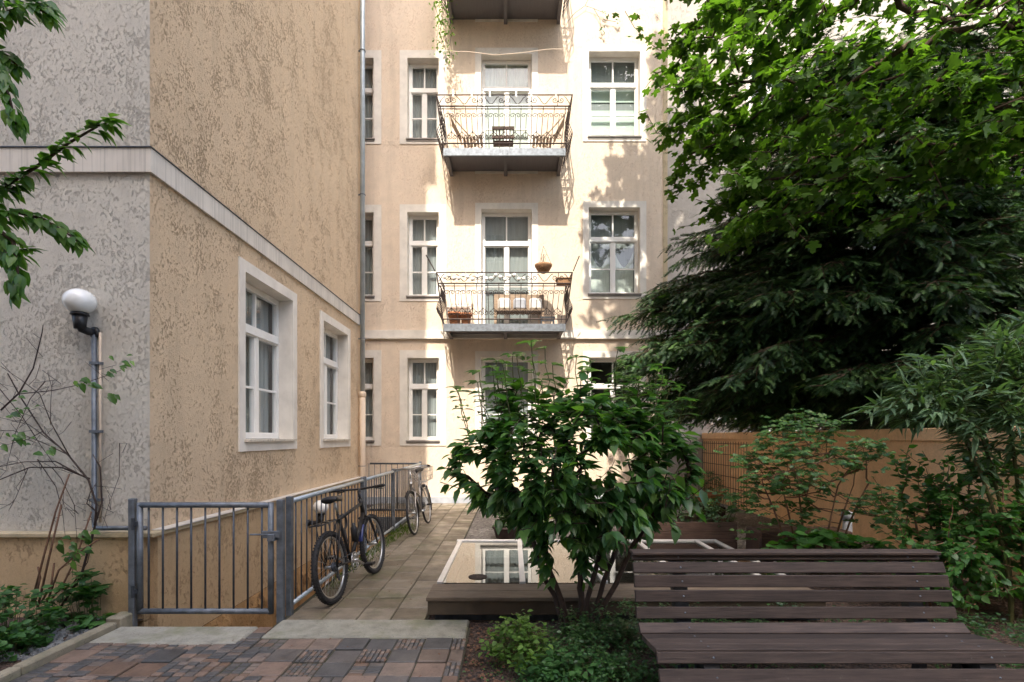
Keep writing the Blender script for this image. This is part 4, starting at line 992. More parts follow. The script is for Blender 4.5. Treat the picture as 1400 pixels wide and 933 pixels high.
m = MB(); m.lathe((3.72, 9.5, .26), [(.16, 0), (.24, .2), (.27, .2), (.27, .25), (.22, .25), (.2, .2), (.01, .2)], 22); m.ring((3.46, 9.5, .46), (0, 1, 0), .05, .012, 16, 6); m.ring((3.98, 9.5, .46), (0, 1, 0), .05, .012, 16, 6); m.build('bowl', 'terracotta', ps, True)
m = MB(); m.bbox(3.5, 3.94, 9.3, 9.7, -.03, .259, .01); m.build('block', 'rock', ps)
def rock(c, r, seed, lab):
    rg = np.random.default_rng(seed); vs = []; n1, n2 = 7, 11
    for i in range(n1):
        a = PI * i / (n1 - 1)
        for k in range(n2):
            b = 2 * PI * k / n2; q = 1 + rg.uniform(-.16, .16)
            vs.append((c[0] + r[0] * math.sin(a) * math.cos(b) * q, c[1] + r[1] * math.sin(a) * math.sin(b) * q, c[2] + r[2] * math.cos(a) * q))
    m = MB(); m.add(vs, [(i * n2 + k, i * n2 + (k + 1) % n2, (i + 1) * n2 + (k + 1) % n2, (i + 1) * n2 + k) for i in range(n1 - 1) for k in range(n2)]); tag(m.build('boulder', 'rock', None, loc=c), lab, 'rock', 'boulders at the wall foot')
rock((4.55, 6.45, .02), (.34, .22, .20), 1, 'larger dark boulder at the foot of the orange wall behind the bench'); rock((4.78, 6.0, -.02), (.34, .2, .12), 4, 'flatter dark stone lying right of the larger boulder by the orange wall')
m = MB(); m.tube([(4.32, 6.5, -.03), (4.32, 6.5, .5)], [.07, .05], 12); m.lathe((4.32, 6.5, .48), [(.055, 0), (.075, .05), (.07, .1), (.01, .13)], 14)
tag(m.build('garden_post', 'greystone', None, True), 'short grey stone post among the bush stems by the orange wall', 'post')
m = MB(); m.lathe((3.2, 5.75, -.01), [(.12, 0), (.2, .05), (.215, .10), (.205, .11), (.19, .06), (.01, .02)], 24); tag(m.build('bowl', 'globe', None, True), 'white rimmed bowl on the ground under the rose bush behind the bench', 'bowl')

# ------------------------------------------------------------------ bench
bn = thing('park_bench', 'wide curved slatted wooden bench weathered dark grey', 'bench', (1.8, 3, 0))
BX0, BX1 = .79, 2.81
sl_ = [((3.33, .775), (3.315, .745)), ((3.29, .737), (3.265, .672)), ((3.252, .660), (3.238, .586)), ((3.228, .571), (3.212, .500)), ((3.202, .474), (3.182, .405)), ((3.145, .397), (3.088, .351))]
def slat(a, b, th=.03, name='slat'):
    a = Vector((0, *a)); b = Vector((0, *b)); d = (b - a).normalized(); n = Vector((0, d.z, -d.y))
    if n.y < 0: n = -n
    if abs(n.y) < .3 and n.z > 0: n = -n
    m = MB(); q = .004; P4 = [a + d * q, b - d * q, b, b + n * q, b + n * (th - q), b + n * th - d * q, a + n * th + d * q, a + n * (th - q), a + n * q]
    P4 = [a + d * q, b - d * q, b + n * q, b + n * th, a + n * th, a + n * q]
    vs = [(x, p.y, p.z) for x in (BX0, BX1) for p in P4]; k = len(P4)
    m.add(vs, [(i, (i + 1) % k, k + (i + 1) % k, k + i) for i in range(k)] + [tuple(range(k))[::-1], tuple(range(k, 2 * k))]); o = m.build(name, 'bench', bn)
    for xx in (1.095, 2.605):
        q = Vector((xx, 0, 0)) + (a + b) / 2; bm2 = MB(); bm2.tube([q - n * .003, q + n * .002], [.005, .007], 10); bm2.build('bolt', 'steel', o, True)
    return o
m = MB(); m.bbox(BX0, BX1, 3.30, 3.405, .776, .797, .004); m.build('slat', 'bench', bn)
for a, b in sl_: slat(a, b)
ye = [3.075, 2.972, 2.868, 2.762]; zs_ = [.352, .362, .375, .390]
for i in range(3): slat((ye[i], zs_[i]), (ye[i + 1] + .005, zs_[i + 1] - .001))
for a, b in (((2.752, .380), (2.728, .325)), ((2.712, .306), (2.672, .225)), ((2.66, .21), (2.63, .14))): slat(a, b)
prof = [(3.37, .77), (3.325, .70), (3.285, .60), (3.26, .5), (3.24, .41), (3.18, .345), (3.08, .315), (2.95, .325), (2.80, .352), (2.765, .30), (2.72, .22), (2.68, .13), (2.74, .13), (2.80, .25), (2.95, .27), (3.10, .25), (3.24, .29), (3.31, .42), (3.36, .62), (3.42, .76)]
for xx in (1.05, 2.56):
    m = MB(); k = len(prof); vs = [(xx + dx, y, z) for dx in (0, .09) for y, z in prof]
    fs = [(i, (i + 1) % k, k + (i + 1) % k, k + i) for i in range(k)]
    for o in (0, k): fs += [(o + i, o + i + 1, o + k - 2 - i, o + k - 1 - i) for i in range(k // 2 - 1)]
    m.add(vs, fs); m.build('side_support', 'steel_dark', bn); m = MB(); m.box(xx + .02, xx + .07, 2.9, 2.96, -.1, .27); m.build('leg', 'steel_dark', bn); m = MB(); m.box(xx + .02, xx + .07, 3.2, 3.26, -.1, .3); m.build('leg', 'steel_dark', bn)
# ------------------------------------------------------------------ planting
OV = T_ovate(.25, .07, .22); OVR = T_ovate(.36, .05, .15); LAN = T_ovate(.085, .02, .35); MAP = T_maple()
rng = np.random.default_rng(21)
def plant(name, lab, cat, base, group=None): return thing(name, lab, cat, base, group)

# the big broad leaved shrub by the skylight
sb = plant('shrub', 'large many stemmed broad leaved shrub standing between the skylight and the bench', 'shrub', (.52, 4.02, 0))
c = np.array([.47, 4.0, 1.38])
pts = np.concatenate([blob(400, c, (.98, .72, .54), .35, rng), blob(150, c + [-.05, 0, .25], (.85, .6, .42), .3, rng), blob(170, c + [.05, -.1, -.42], (.90, .55, .34), .2, rng),
                      blob(40, (1.15, 3.95, 1.2), (.42, .4, .38), .2, rng), blob(40, (-.20, 4.0, 1.25), (.38, .4, .32), .2, rng)])
dx_ = pts[:, 0] - .52; pts = pts[pts[:, 2] > .76 + .50 * np.maximum(0, -dx_ - .25) + .22 * np.maximum(0, dx_ - .2)]
ff = np.sin(pts[:, 0] * 6.1) + np.sin(pts[:, 1] * 5.3 + 1) + np.sin(pts[:, 2] * 6.7 + 2); pts = pts[ff > -1.55 + rng.normal(size=len(pts)) * .3]
N_, P_, T_ = [], [], []
stems = [(-.10, -.22), (.08, -.30), (.02, .15), (-.05, .36), (.16, .05), (.10, .30), (-.12, .02)]
groups = [[] for _ in stems]
for p in pts:
    q = [(p[0] - (.52 + s[1] * 2.6)) ** 2 + (p[1] - (4.02 + s[0] * 2.6)) ** 2 for s in stems]; groups[int(np.argmin(q))].append(p)
LP = []; LD = []; LU = []
for k, (s, gset) in enumerate(zip(stems, groups)):
    b0 = np.array([.52 + s[1] * .35, 4.02 + s[0] * .4, -.04]); path = [b0 + np.array([s[1] * 1.5 * t ** 1.3, s[0] * 2 * t ** 1.3, 1.15 * t]) + rng.normal(size=3) * .012 * (t > 0) for t in np.linspace(0, 1, 9)]
    nodes, par, tips = colonise(path, gset, .10, .012, rng)
    # young shoots standing above the crown
    skeleton(nodes, par, .0032, .021, 'twig', 'stem', sb, .5, 7)
    a, d, u = leaves_on(nodes, par, tips, 9, .8, rng, 4, .5, c, .9, .3); LP.append(a); LD.append(d); LU.append(u)
for k in range(38):
    sh = MB()
    x = rng.uniform(-.40, 1.35); y = rng.uniform(3.7, 4.3); z0 = 1.34 + .52 * math.sqrt(max(0, 1 - ((x - .47) / 1.05) ** 2)) - .10; h = rng.uniform(.2, .55)
    pp = [np.array([x, y, z0]) + np.array([rng.normal() * .01 + (x - .5) * .10 * t, 0, h * t]) for t in np.linspace(0, 1, 5)]; sh.tube(pp, .0035, 4); sh.build('shoot', 'greenstem', sb)
    for t in (.35, .6, .8, 1.0, 1.0):
        for s in (0, PI):
            a = rng.random() * PI + s; q = pp[0] + (pp[4] - pp[0]) * t; LP.append([q]); LD.append([np.array([math.cos(a), math.sin(a), .15])]); LU.append([np.array([0, 0, 1.0])])
LP, LD, LU = (np.concatenate(q) for q in (LP, LD, LU)); n = len(LP)
scatter('leaves', 'leaf_shrub', OV, LP, LD, LU, rng.uniform(.085, .15, n), sb)

# maple reaching in from the right
mp = plant('maple_tree', 'bright green maple reaching in over the courtyard from the upper right', 'tree', (7.6, 5.2, 0))
def maple_pts():
    out = []
    cl = [((4.6, 6.2, 8.6), (3.6, 2.6, 4.2), 620), ((3.3, 6.0, 5.3), (1.7, 1.5, 1.7), 300), ((2.6, 6.1, 5.9), (1.0, 1.2, 1.4), 150), ((2.45, 6.2, 4.6), (.80, .8, 1.0), 130), ((1.98, 6.3, 5.0), (.5, .7, 1.5), 100), ((2.1, 6.4, 3.9), (.55, .6, .5), 40), ((4.4, 5.6, 5.0), (1.5, 1.2, 1.25), 220), ((5.6, 5.2, 5.2), (1.4, 1.2, 1.1), 140), ((2.05, 6.9, 12.0), (1.2, 1.4, 2.7), 420), ((3.2, 7.4, 9.6), (1.3, 1.2, 2.2), 200), ((3.8, 7.2, 14.0), (1.5, 1.5, 4.2), 800), ((7.0, 6.6, 13.0), (4.0, 2.2, 4.2), 520)]
    for c_, r_, k in cl: out.append(blob(k, c_, r_, .15, rng))
    p = np.concatenate(out)
    f = np.sin(p[:, 0] * 2.3 + 1) + np.sin(p[:, 1] * 2.7) + np.sin(p[:, 2] * 2.1 + p[:, 0]) + rng.normal(size=len(p)) * .5
    p = p[f > np.where(p[:, 2] < 7.5, -.55, -1.2)]
    hr_ = np.hypot(p[:, 0] - 7, p[:, 1] - 5.5); zq = .62 * np.round((p[:, 2] + .22 * hr_) / .62 + .3 * np.sin(p[:, 0] * 1.1)) - .22 * hr_ - .186 * np.sin(p[:, 0] * 1.1); p[:, 2] = zq + .28 * (p[:, 2] - zq)
    px = 700 + 690 * p[:, 0] / p[:, 1]; return p[p[:, 2] > 3.35 + .28 * np.clip(p[:, 0] - 2.2, 0, 9) * 1.0 - .0]
mpts = maple_pts()
tp = [(7.6, 5.2, -.1), (7.55, 5.25, 1.5), (7.45, 5.35, 3.0), (7.2, 5.5, 4.4), (6.7, 5.7, 5.6), (6.1, 5.9, 6.8), (5.6, 6.0, 8.0)]
nodes, par, tips = colonise(tp, mpts, .22, .03, rng)
skeleton(nodes, par, .0045, .15, 'bark', 'trunk', mp, .5, 6)
P, Dv, U = leaves_on(nodes, par, tips, 8, 1.0, rng, 3, .30, (5.5, 6, 6.5), 1.0, .35)
P = P + rng.normal(size=P.shape) * .06
scatter('crown', 'leaf_maple', MAP, P, Dv, U, np.where(P[:, 2] > 8.2, 1.55, 1.0) * rng.uniform(.075, .135, len(P)), mp)

# dark conifer behind the wall
cf = plant('conifer_tree', 'huge dark needled conifer spreading over the orange wall', 'tree', (6.0, 7.6, 0))
SPR = [T_sprig(8, .26, i) for i in range(3)]
trunk = MB(); trunk.tube([(6.0, 7.6, -.1), (6.02, 7.6, 2), (5.97, 7.62, 4), (6.0, 7.6, 6.4), (6.0, 7.6, 8.0)], [.2, .17, .13, .08, .02], 10); trunk.build('trunk', 'bark', cf, True)
bm_ = MB(); CP = []; CD = []; CU = []
def radius(z, az):
    # az: 0 = +x, pi = towards the facade windows (-x), -pi/2 = towards the camera
    prof = np.interp(z, [1.4, 1.9, 2.6, 3.4, 4.2, 5.0, 6.0, 7.2, 8.0], [3.1, 3.7, 4.2, 4.4, 3.8, 3.1, 2.7, 2.1, .8])
    return prof * (1 - .55 * max(0, -math.sin(az)) ** 1.2)
nb = 480
for k in range(nb):
    z = 1.45 + 6.9 * ((k + rng.random()) / nb) ** 1.15; az = rng.choice([rng.uniform(PI * .5, PI * 2.15), rng.uniform(PI * .8, PI * 1.75)])
    if k >= nb - 34: z, az = rng.uniform(3.1, 4.2), rng.uniform(PI * .93, PI * 1.14)
    elif k >= nb - 64: z, az = rng.uniform(1.9, 3.0), rng.uniform(PI * .25, PI * .85)
    L = (1 if k < nb - 34 else .93) * radius(z, az) * rng.uniform(.70, 1.06) * (1 if rng.random() < .75 or k >= nb - 34 else .6); dh = np.array([math.cos(az), math.sin(az), 0]); n = 12
    droop = rng.uniform(.10, .30)
    pts = [np.array([6.0, 7.6, z]) + dh * L * t + np.array([0, 0, L * (.10 * t - droop * t * t)]) + rng.normal(size=3) * .025 for t in np.linspace(0, 1, n)]
    low_ = lambda q_: q_[0] < 5.15 and (q_[2] < 1.85 or (q_[1] < 6.9 and q_[2] < 2.2))
    if sum(low_(q_) for q_ in pts) > 2: continue
    bm_.tube(pts, [.028 * (1 - t) + .004 for t in np.linspace(0, 1, n)], 4, False)
    side = np.array([-dh[1], dh[0], 0]); nbr = int(L / .13)
    for b in range(nbr):
        t = .22 + .78 * (b + rng.random() * .5) / nbr; i = min(int(t * (n - 1)), n - 2); f = t * (n - 1) - i; o = pts[i] * (1 - f) + pts[i + 1] * f
        for s in (-1, 1):
            ln = (.22 + .60 * (1 - t) ** .6 * min(1, L / 2.5)) * rng.uniform(.7, 1.15); dd = dh * .75 + side * s * rng.uniform(.35, .9) + np.array([0, 0, rng.uniform(-.75, .16)]); dd /= np.linalg.norm(dd)
            m_ = max(3, int(ln / .046)); e = o + dd * ln + np.array([0, 0, -.22 * ln])
            if ln > .3 and not low_(e): bm_.tube([o, (o + e) / 2 + [0, 0, .03], e], [.007, .005, .002], 3, False)
            sd = np.cross(dd, [0, 0, 1]); sd /= np.linalg.norm(sd)
            for j in range(1, m_ + 1):
                q = j / m_; p = o + dd * ln * q + np.array([0, 0, -.22 * ln * q * q]); ss = 1 if j % 2 else -1
                CP.append(p); CD.append(dd * .9 + sd * ss * (.7 if j < m_ else 0) + np.array([0, 0, rng.uniform(-.5, -.05)])); CU.append([rng.normal() * .45, rng.normal() * .45, 1])
bm_.build('branches', 'bark', cf)
CP, CD, CU = map(np.array, (CP, CD, CU)); q = (CP[:, 2] > 1.80 + .1 * np.sin(CP[:, 1] * 5)) | (CP[:, 0] > 5.1); q &= ~((CP[:, 0] < 5.1) & (CP[:, 1] < 6.9) & (CP[:, 2] < 2.15)); CP, CD, CU = CP[q], CD[q], CU[q]; sel = rng.integers(0, 3, len(CP)); open('/tmp/n.txt', 'w').write(str(len(CP)))
for i in range(3):
    q = sel == i; scatter('foliage', 'leaf_yew', SPR[i], CP[q], CD[q], CU[q], rng.uniform(.10, .175, q.sum()), cf)

# rose bush by the wall
rs = plant('rose_bush', 'airy rose bush with small leaflets standing in front of the orange wall', 'bush', (3.35, 5.85, 0))
pts = np.concatenate([blob(80, (3.15, 5.85, 1.28), (.58, .5, .42), .2, rng), blob(40, (3.1, 5.9, .75), (.6, .4, .4), .2, rng), blob(30, (3.95, 5.75, 1.35), (.35, .25, .18), .2, rng), blob(26, (4.15, 5.7, .75), (.30, .2, .22), .2, rng), blob(36, (3.4, 5.85, 1.66), (.45, .35, .20), .2, rng)])
LP = []; LD = []; LU = []
for k in range(6):
    q = pts[k::6]; b0 = np.array([3.2 + .12 * k, 5.8 + .05 * (k % 3), -.05]); tx = -.45 + .2 * k
    path = [b0 + np.array([tx * t ** 1.5 * .8, .1 * (k % 3 - 1) * t, 1.05 * t]) for t in np.linspace(0, 1, 8)]
    nodes, par, tips = colonise(path, q, .09, .012, rng); skeleton(nodes, par, .0028, .011, 'drystem', 'stem', rs, .5, 5)
    for t in tips:
        for j in range(3):
            a = nodes[t] + rng.normal(size=3) * .06; az = rng.random() * 2 * PI; dv = np.array([math.cos(az), math.sin(az), rng.uniform(-.4, .2)]); sv = np.array([-dv[1], dv[0], 0])
            for i in range(7):
                f = (i // 2 + 1) * .032; sgn = 0 if i == 6 else (1 if i % 2 else -1)
                LP.append(a + dv * f); LD.append(dv * (.5 if sgn else 1) + sv * sgn * .9); LU.append([rng.normal() * .5, -.7 + rng.normal() * .5, 1])
scatter('leaves', 'leaf_rose', OVR, LP, LD, LU, rng.uniform(.042, .066, len(LP)), rs)

# dense shrub on the right
rsb = plant('shrub', 'dense small leaved green shrub right of the bench against the orange wall', 'shrub', (3.95, 4.6, 0))
pts = np.concatenate([blob(190, (4.4, 4.6, 1.0), (.72, .6, .5), .2, rng), blob(170, (4.15, 4.45, .62), (.65, .6, .45), .2, rng), blob(18, (3.6, 4.75, .95), (.36, .3, .36), .2, rng), blob(12, (3.75, 4.75, 1.36), (.22, .2, .2), .1, rng), blob(70, (3.6, 4.2, .42), (.45, .4, .28), .2, rng)])
LP = []; LD = []; LU = []
for k in range(6):
    q = pts[k::6]; b0 = np.array([3.75 + .12 * k, 4.6 + .06 * (k % 3), -.05]); tx = -.3 + .15 * k
    path = [b0 + np.array([tx * t, .1 * (k % 3 - 1) * t, .85 * t]) for t in np.linspace(0, 1, 7)]
    nodes, par, tips = colonise(path, q, .09, .012, rng); skeleton(nodes, par, .003, .012, 'drystem', 'stem', rsb, .5, 5)
    a, d, u = leaves_on(nodes, par, tips, 11, .9, rng, 4, .35, (4.2, 4.9, .6), 1.0, .7); LP.append(a); LD.append(d); LU.append(u)
LP, LD, LU = (np.concatenate(q) for q in (LP, LD, LU)); scatter('leaves', 'leaf_right', OVR, LP, LD, LU, rng.uniform(.045, .085, len(LP)), rsb)

# long leaved bush above it
wb_ = plant('shrub', 'tall arching shrub with long narrow grey green leaves at the right edge', 'shrub', (4.35, 4.3, 0))
pts = np.concatenate([blob(110, (3.95, 4.25, 1.98), (.75, .45, .36), .2, rng), blob(70, (4.3, 4.25, 2.25), (.4, .4, .38), .2, rng), blob(40, (3.4, 4.3, 1.80), (.4, .3, .2), .2, rng), blob(30, (4.2, 4.2, 1.6), (.5, .4, .2), .2, rng)])
LP = []; LD = []; LU = []
for k in range(5):
    q = pts[k::5]; b0 = np.array([4.25 + .06 * k, 4.3 + .05 * (k % 2), -.05]); tx = -.45 + .16 * k
    path = [b0 + np.array([tx * t ** 2, 0, 1.7 * t]) for t in np.linspace(0, 1, 9)]
    nodes, par, tips = colonise(path, q, .10, .012, rng); skeleton(nodes, par, .003, .014, 'greenstem', 'stem', wb_, .5, 5)
    a, d, u = leaves_on(nodes, par, tips, 15, .85, rng, 4, .12, (4.3, 4.3, 1.6), 1.0, .35); LP.append(a); LD.append(d); LU.append(u)
LP, LD, LU = (np.concatenate(q) for q in (LP, LD, LU)); scatter('leaves', 'leaf_willow', LAN, LP, LD, LU, rng.uniform(.11, .20, len(LP)), wb_)

# cherry branches from the left
ch = plant('cherry_tree', 'cherry tree whose leafy branches enter at the upper left in front of the pale wall', 'tree', (-4.6, 2.6, 0))
def bpath(pl, Y): return [np.array(W(a, b, Y)) for a, b in pl]
LP = []; LD = []; LU = []; bm_ = MB()
bm_.tube([(-4.6, 2.6, -.1), (-4.55, 2.6, 1.5), (-4.45, 2.6, 2.6), (-4.3, 2.62, 3.6), (-4.2, 2.65, 5)], [.10, .085, .07, .055, .03], 8)
brs = [([(-430, 380), (-120, 330), (0, 258), (50, 228), (95, 195), (135, 172), (152, 166)], 2.7), ([(-120, 330), (-20, 300), (20, 290), (60, 300), (90, 318), (106, 330)], 2.72), ([(-20, 300), (18, 330), (24, 370), (20, 400)], 2.66),
       ([(-400, 150), (-120, 60), (-30, 30), (15, 15), (45, 8), (64, 20)], 2.55), ([(-120, 60), (-40, 60), (-5, 95), (12, 130), (22, 170)], 2.5), ([(-300, -60), (-80, -30), (-10, -5), (40, -2), (66, 12)], 2.6), ([(-40, 80), (-8, 70), (10, 78), (24, 90)], 2.62), ([(-60, 270), (-20, 255), (6, 262), (24, 255)], 2.75), ([(-60, 350), (-14, 335), (14, 350), (34, 342)], 2.75)]
for pl, Y in brs:
    p = bpath(pl, Y); n = len(p); bm_.tube(p, [.014 - .0105 * i / (n - 1) for i in range(n)], 5)
    tot = 0
    for i in range(n - 1):
        if pl[i + 1][0] < -60: continue
        a, b = p[i], p[i + 1]; L = np.linalg.norm(b - a); ax = (b - a) / L
        for k in range(int(L / .0065) + 1):
            f = rng.random(); az = rng.random() * 2 * PI; o = a + (b - a) * f; lat = np.array([.3 * math.cos(az), .7 * math.sin(az), .5 * math.cos(az)])
            LP.append(o + lat * .03); LD.append(ax * .6 + lat * .8 + np.array([0, 0, -.42])); LU.append([rng.normal() * .3, -.35 + rng.normal() * .3, 1])
    for k in range(6): az = k * 1.05; LP.append(p[-1]); LD.append((p[-1] - p[-2]) * 8 + np.array([.4 * math.cos(az), .5 * math.sin(az), .3 * math.sin(az) - .25])); LU.append([rng.normal() * .2, -.3, 1])
bm_.build('branches', 'bark', ch, True); scatter('leaves', 'leaf_cherry', OV, LP, LD, LU, rng.uniform(.055, .10, len(LP)), ch)

# climber on the pale wall: bare dark twigs and a few leaf sprays
vn = plant('wall_climber', 'mostly bare dark climbing plant with tangled twigs on the pale wall', 'climber', (-3.75, 4.3, 0))
m = MB(); Y = 4.26
tw = [([(70, 850), (110, 790), (128, 720), (132, 690), (122, 655), (95, 625), (60, 590), (30, 545), (12, 510)], .011), ([(122, 655), (85, 640), (40, 638), (0, 655), (-40, 670)], .008), ([(110, 648), (75, 630), (35, 630), (-10, 640)], .007), ([(95, 625), (70, 580), (55, 540), (30, 520), (0, 500)], .005), ([(0, 562), (25, 538), (45, 505), (58, 455), (60, 445)], .008), ([(25, 538), (70, 534), (110, 525), (150, 512), (163, 505)], .005), ([(60, 590), (40, 600), (0, 612)], .004), ([(70, 580), (68, 545), (72, 520)], .003), ([(80, 610), (40, 580), (0, 570)], .004),
      ([(95, 625), (60, 605), (20, 590), (-20, 590)], .0045), ([(128, 720), (138, 690), (136, 640), (128, 620)], .009), ([(132, 700), (120, 690), (122, 672), (131, 660)], .006), ([(70, 640), (85, 655), (100, 690), (104, 740)], .004), ([(50, 630), (75, 665), (85, 700), (88, 735)], .004), ([(60, 520), (40, 545), (20, 590), (10, 640)], .004), ([(0, 530), (30, 570), (55, 610), (75, 640)], .004), ([(40, 640), (20, 680), (12, 700)], .003), ([(165, 605), (163, 650), (150, 690), (140, 720)], .003), ([(100, 800), (118, 770), (128, 730)], .006)]
rr2 = random.Random(8)
for pl, r in tw:
    p = [W(a + rr2.uniform(-2, 2), b + rr2.uniform(-2, 2), Y + rr2.uniform(-.04, .06)) for a, b in pl]; m.tube(p, [r * (1 - .6 * i / (len(p) - 1)) for i in range(len(p))], 5)
    for k in range(4):
        i = rr2.randrange(len(p) - 1); a = p[i].lerp(p[i + 1], rr2.random()); m.tube([a, a + Vector((rr2.uniform(-.12, .08), 0, rr2.uniform(-.05, .1))), a + Vector((rr2.uniform(-.2, .12), 0, rr2.uniform(-.08, .18)))], .0022, 3)
m.build('stems', 'twig', vn, True)
LP = []; LD = []; LU = []
for (x, y, k, sd) in ((172, 497, 8, 20), (150, 508, 4, 8), (105, 523, 8, 14), (125, 528, 5, 10), (150, 538, 6, 12), (100, 742, 16, 22), (90, 760, 10, 16), (110, 730, 8, 12), (60, 610, 5, 30), (20, 560, 10, 30), (15, 600, 8, 25)):
    for _ in range(k):
        LP.append(W(x + rr2.gauss(0, sd * .5), y + rr2.gauss(0, sd * .28), Y - .03 + rr2.uniform(-.05, .03))); az = rr2.uniform(-.9, .9); LD.append((math.cos(az), -.3, math.sin(az) - .45)); LU.append((rr2.gauss(0, .3), -.7, .8))
scatter('leaves', 'leaf_cherry', OV, LP, LD, LU, rng.uniform(.05, .11, len(LP)), vn)
# dry canes
dc = plant('dry_canes', 'bare brown canes standing in the bed against the plinth', 'canes', (-3.8, 4.2, 0)); m = MB()
for pl in ([(42, 830), (60, 760), (76, 700), (95, 648)], [(52, 830), (70, 750), (84, 690)], [(62, 830), (80, 780), (112, 752), (135, 738)], [(48, 820), (55, 790), (52, 775)], [(56, 825), (70, 800), (74, 770)], [(66, 825), (86, 800), (105, 760), (125, 700)]):
    m.tube([W(a, b, 4.2) for a, b in pl], [.009, .008, .007, .006][:len(pl)], 5)
m.build('stems', 'drystem', dc, True)

def mound(name, lab, cat, base, clusters, mat, T, k, smin, smax, stem='greenstem', droop=.1, kind=None, flat=.4, spread=1.0):
    if kind: o = None
    else: o = plant(name, lab, cat, base)
    LP = []; LD = []; LU = []; m = MB()
    for c_, r_, n_ in clusters:
        p = blob(n_, c_, r_, .25, rng); p = p[p[:, 2] > .0]
        for q in p:
            b = np.array([base[0] + (q[0] - base[0]) * .75, base[1] + (q[1] - base[1]) * .75, -.02]); m.tube([b, b * .4 + q * .6 + rng.normal(size=3) * .015, q], .0022, 3, False)
            for j in range(k):
                az = rng.random() * 2 * PI; LP.append(q + rng.normal(size=3) * .022); LD.append(np.array([math.cos(az) * spread, math.sin(az) * spread, rng.uniform(-.3, .5) - droop])); LU.append([rng.normal() * flat, rng.normal() * flat, 1])
    if kind:
        o = scatter(name, mat, T, LP, LD, LU, rng.uniform(smin, smax, len(LP)), None, kind); return o
    m.build('stems', stem, o); scatter('leaves', mat, T, LP, LD, LU, rng.uniform(smin, smax, len(LP)), o); return o
mound('bed_plant', 'light green leafy plants filling the bed at the lower left corner', 'plant', (-3.75, 3.75, 0), [((-3.9, 3.75, .18), (.42, .42, .22), 150), ((-3.6, 3.6, .08), (.2, .35, .09), 60), ((-4.3, 3.9, .16), (.3, .3, .2), 60)], 'leaf_bed', OVR, 7, .035, .075)
mound('ivy_plant', 'darker lobed leaf plant climbing the plinth beside the gate post', 'plant', (-3.5, 4.25, 0), [((-3.6, 4.24, .30), (.16, .07, .16), 16), ((-3.72, 4.2, .12), (.14, .1, .1), 10), ((-3.45, 4.2, .06), (.14, .12, .06), 8)], 'leaf_bed', MAP, 3, .08, .13)
mound('ground_cover', '', '', (.6, 3.6, 0), [((.75, 3.55, .06), (.62, .5, .13), 260), ((.95, 3.9, .10), (.75, .25, .18), 160), ((.45, 3.25, .04), (.45, .35, .10), 150), ((1.6, 3.7, .05), (1.2, .35, .10), 150), ((3.3, 3.3, .12), (.6, .55, .2), 220), ((2.0, 3.95, .05), (1.3, .3, .2), 110)], 'leaf_cover', T_ovate(.28, .05, .1), 16, .020, .038, kind='stuff')
mound('geranium_plant', 'bright lime green low plant at the edge of the bare soil by the pavers', 'plant', (.05, 3.48, 0), [((.05, 3.5, .10), (.24, .24, .16), 90), ((.0, 3.62, .16), (.16, .14, .12), 34)], 'leaf_lime', OVR, 7, .03, .055)
mound('geranium_plant', 'fresh green broad leaved low plant in front of the bench near the bottom edge', 'plant', (.36, 3.2, 0), [((.36, 3.2, .07), (.22, .16, .11), 46), ((.2, 3.12, .05), (.14, .1, .08), 20)], 'leaf_bed', OVR, 6, .035, .065)
mound('garden_plant', 'broad leaved green plant at the foot of the rose bush behind the bench', 'plant', (3.55, 5.55, 0), [((3.3, 5.5, .34), (.5, .25, .22), 46), ((3.85, 5.45, .30), (.3, .22, .2), 26)], 'leaf_right', OVR, 4, .10, .17)
mound('garden_plant', 'low grey green plants growing in the plank planter box', 'plant', (2.3, 7.05, .36), [((2.3, 7.05, .55), (.65, .2, .22), 70), ((2.85, 6.9, .62), (.25, .2, .25), 40)], 'leaf_willow', OV, 6, .05, .10)
mound('garden_plant', 'small green plants in the dark pots on the gravel', 'plant', (.1, 7.9, .14), [((-.1, 7.85, .26), (.2, .16, .14), 26), ((.33, 7.95, .30), (.18, .15, .16), 24)], 'leaf_bed', OV, 5, .05, .10)
mound('garden_plant', 'loose green plants on the gravel below the facade window', 'plant', (.6, 8.8, 0), [((.5, 8.8, .28), (.4, .3, .25), 50), ((1.3, 9.3, .35), (.45, .3, .3), 50)], 'leaf_lime', OV, 5, .05, .09)
mound('garden_plant', 'pale feathery plant in the terracotta bowl by the trellis', 'plant', (3.72, 9.5, .45), [((3.72, 9.5, .72), (.24, .22, .2), 50)], 'leaf_willow', OV, 5, .04, .07)
# moss and grass tufts along the railing
P = []; Dv = []; U = []
for (x, y, sx, sy, k) in ((-1.86, 7.2, .06, .7, 500), (-1.8, 8.4, .09, .35, 380), (-1.88, 6.0, .04, .5, 160)):
    for _ in range(k): P.append((max(rng.normal() * sx + x, -1.94), rng.normal() * sy + y, 0.0)); Dv.append((rng.normal() * .5, rng.normal() * .5, 1)); U.append((rng.normal(), rng.normal(), .1))
scatter('grass', 'grass', T_ovate(.10, .02, .2), P, Dv, U, rng.uniform(.02, .07, len(P)), None, 'stuff')
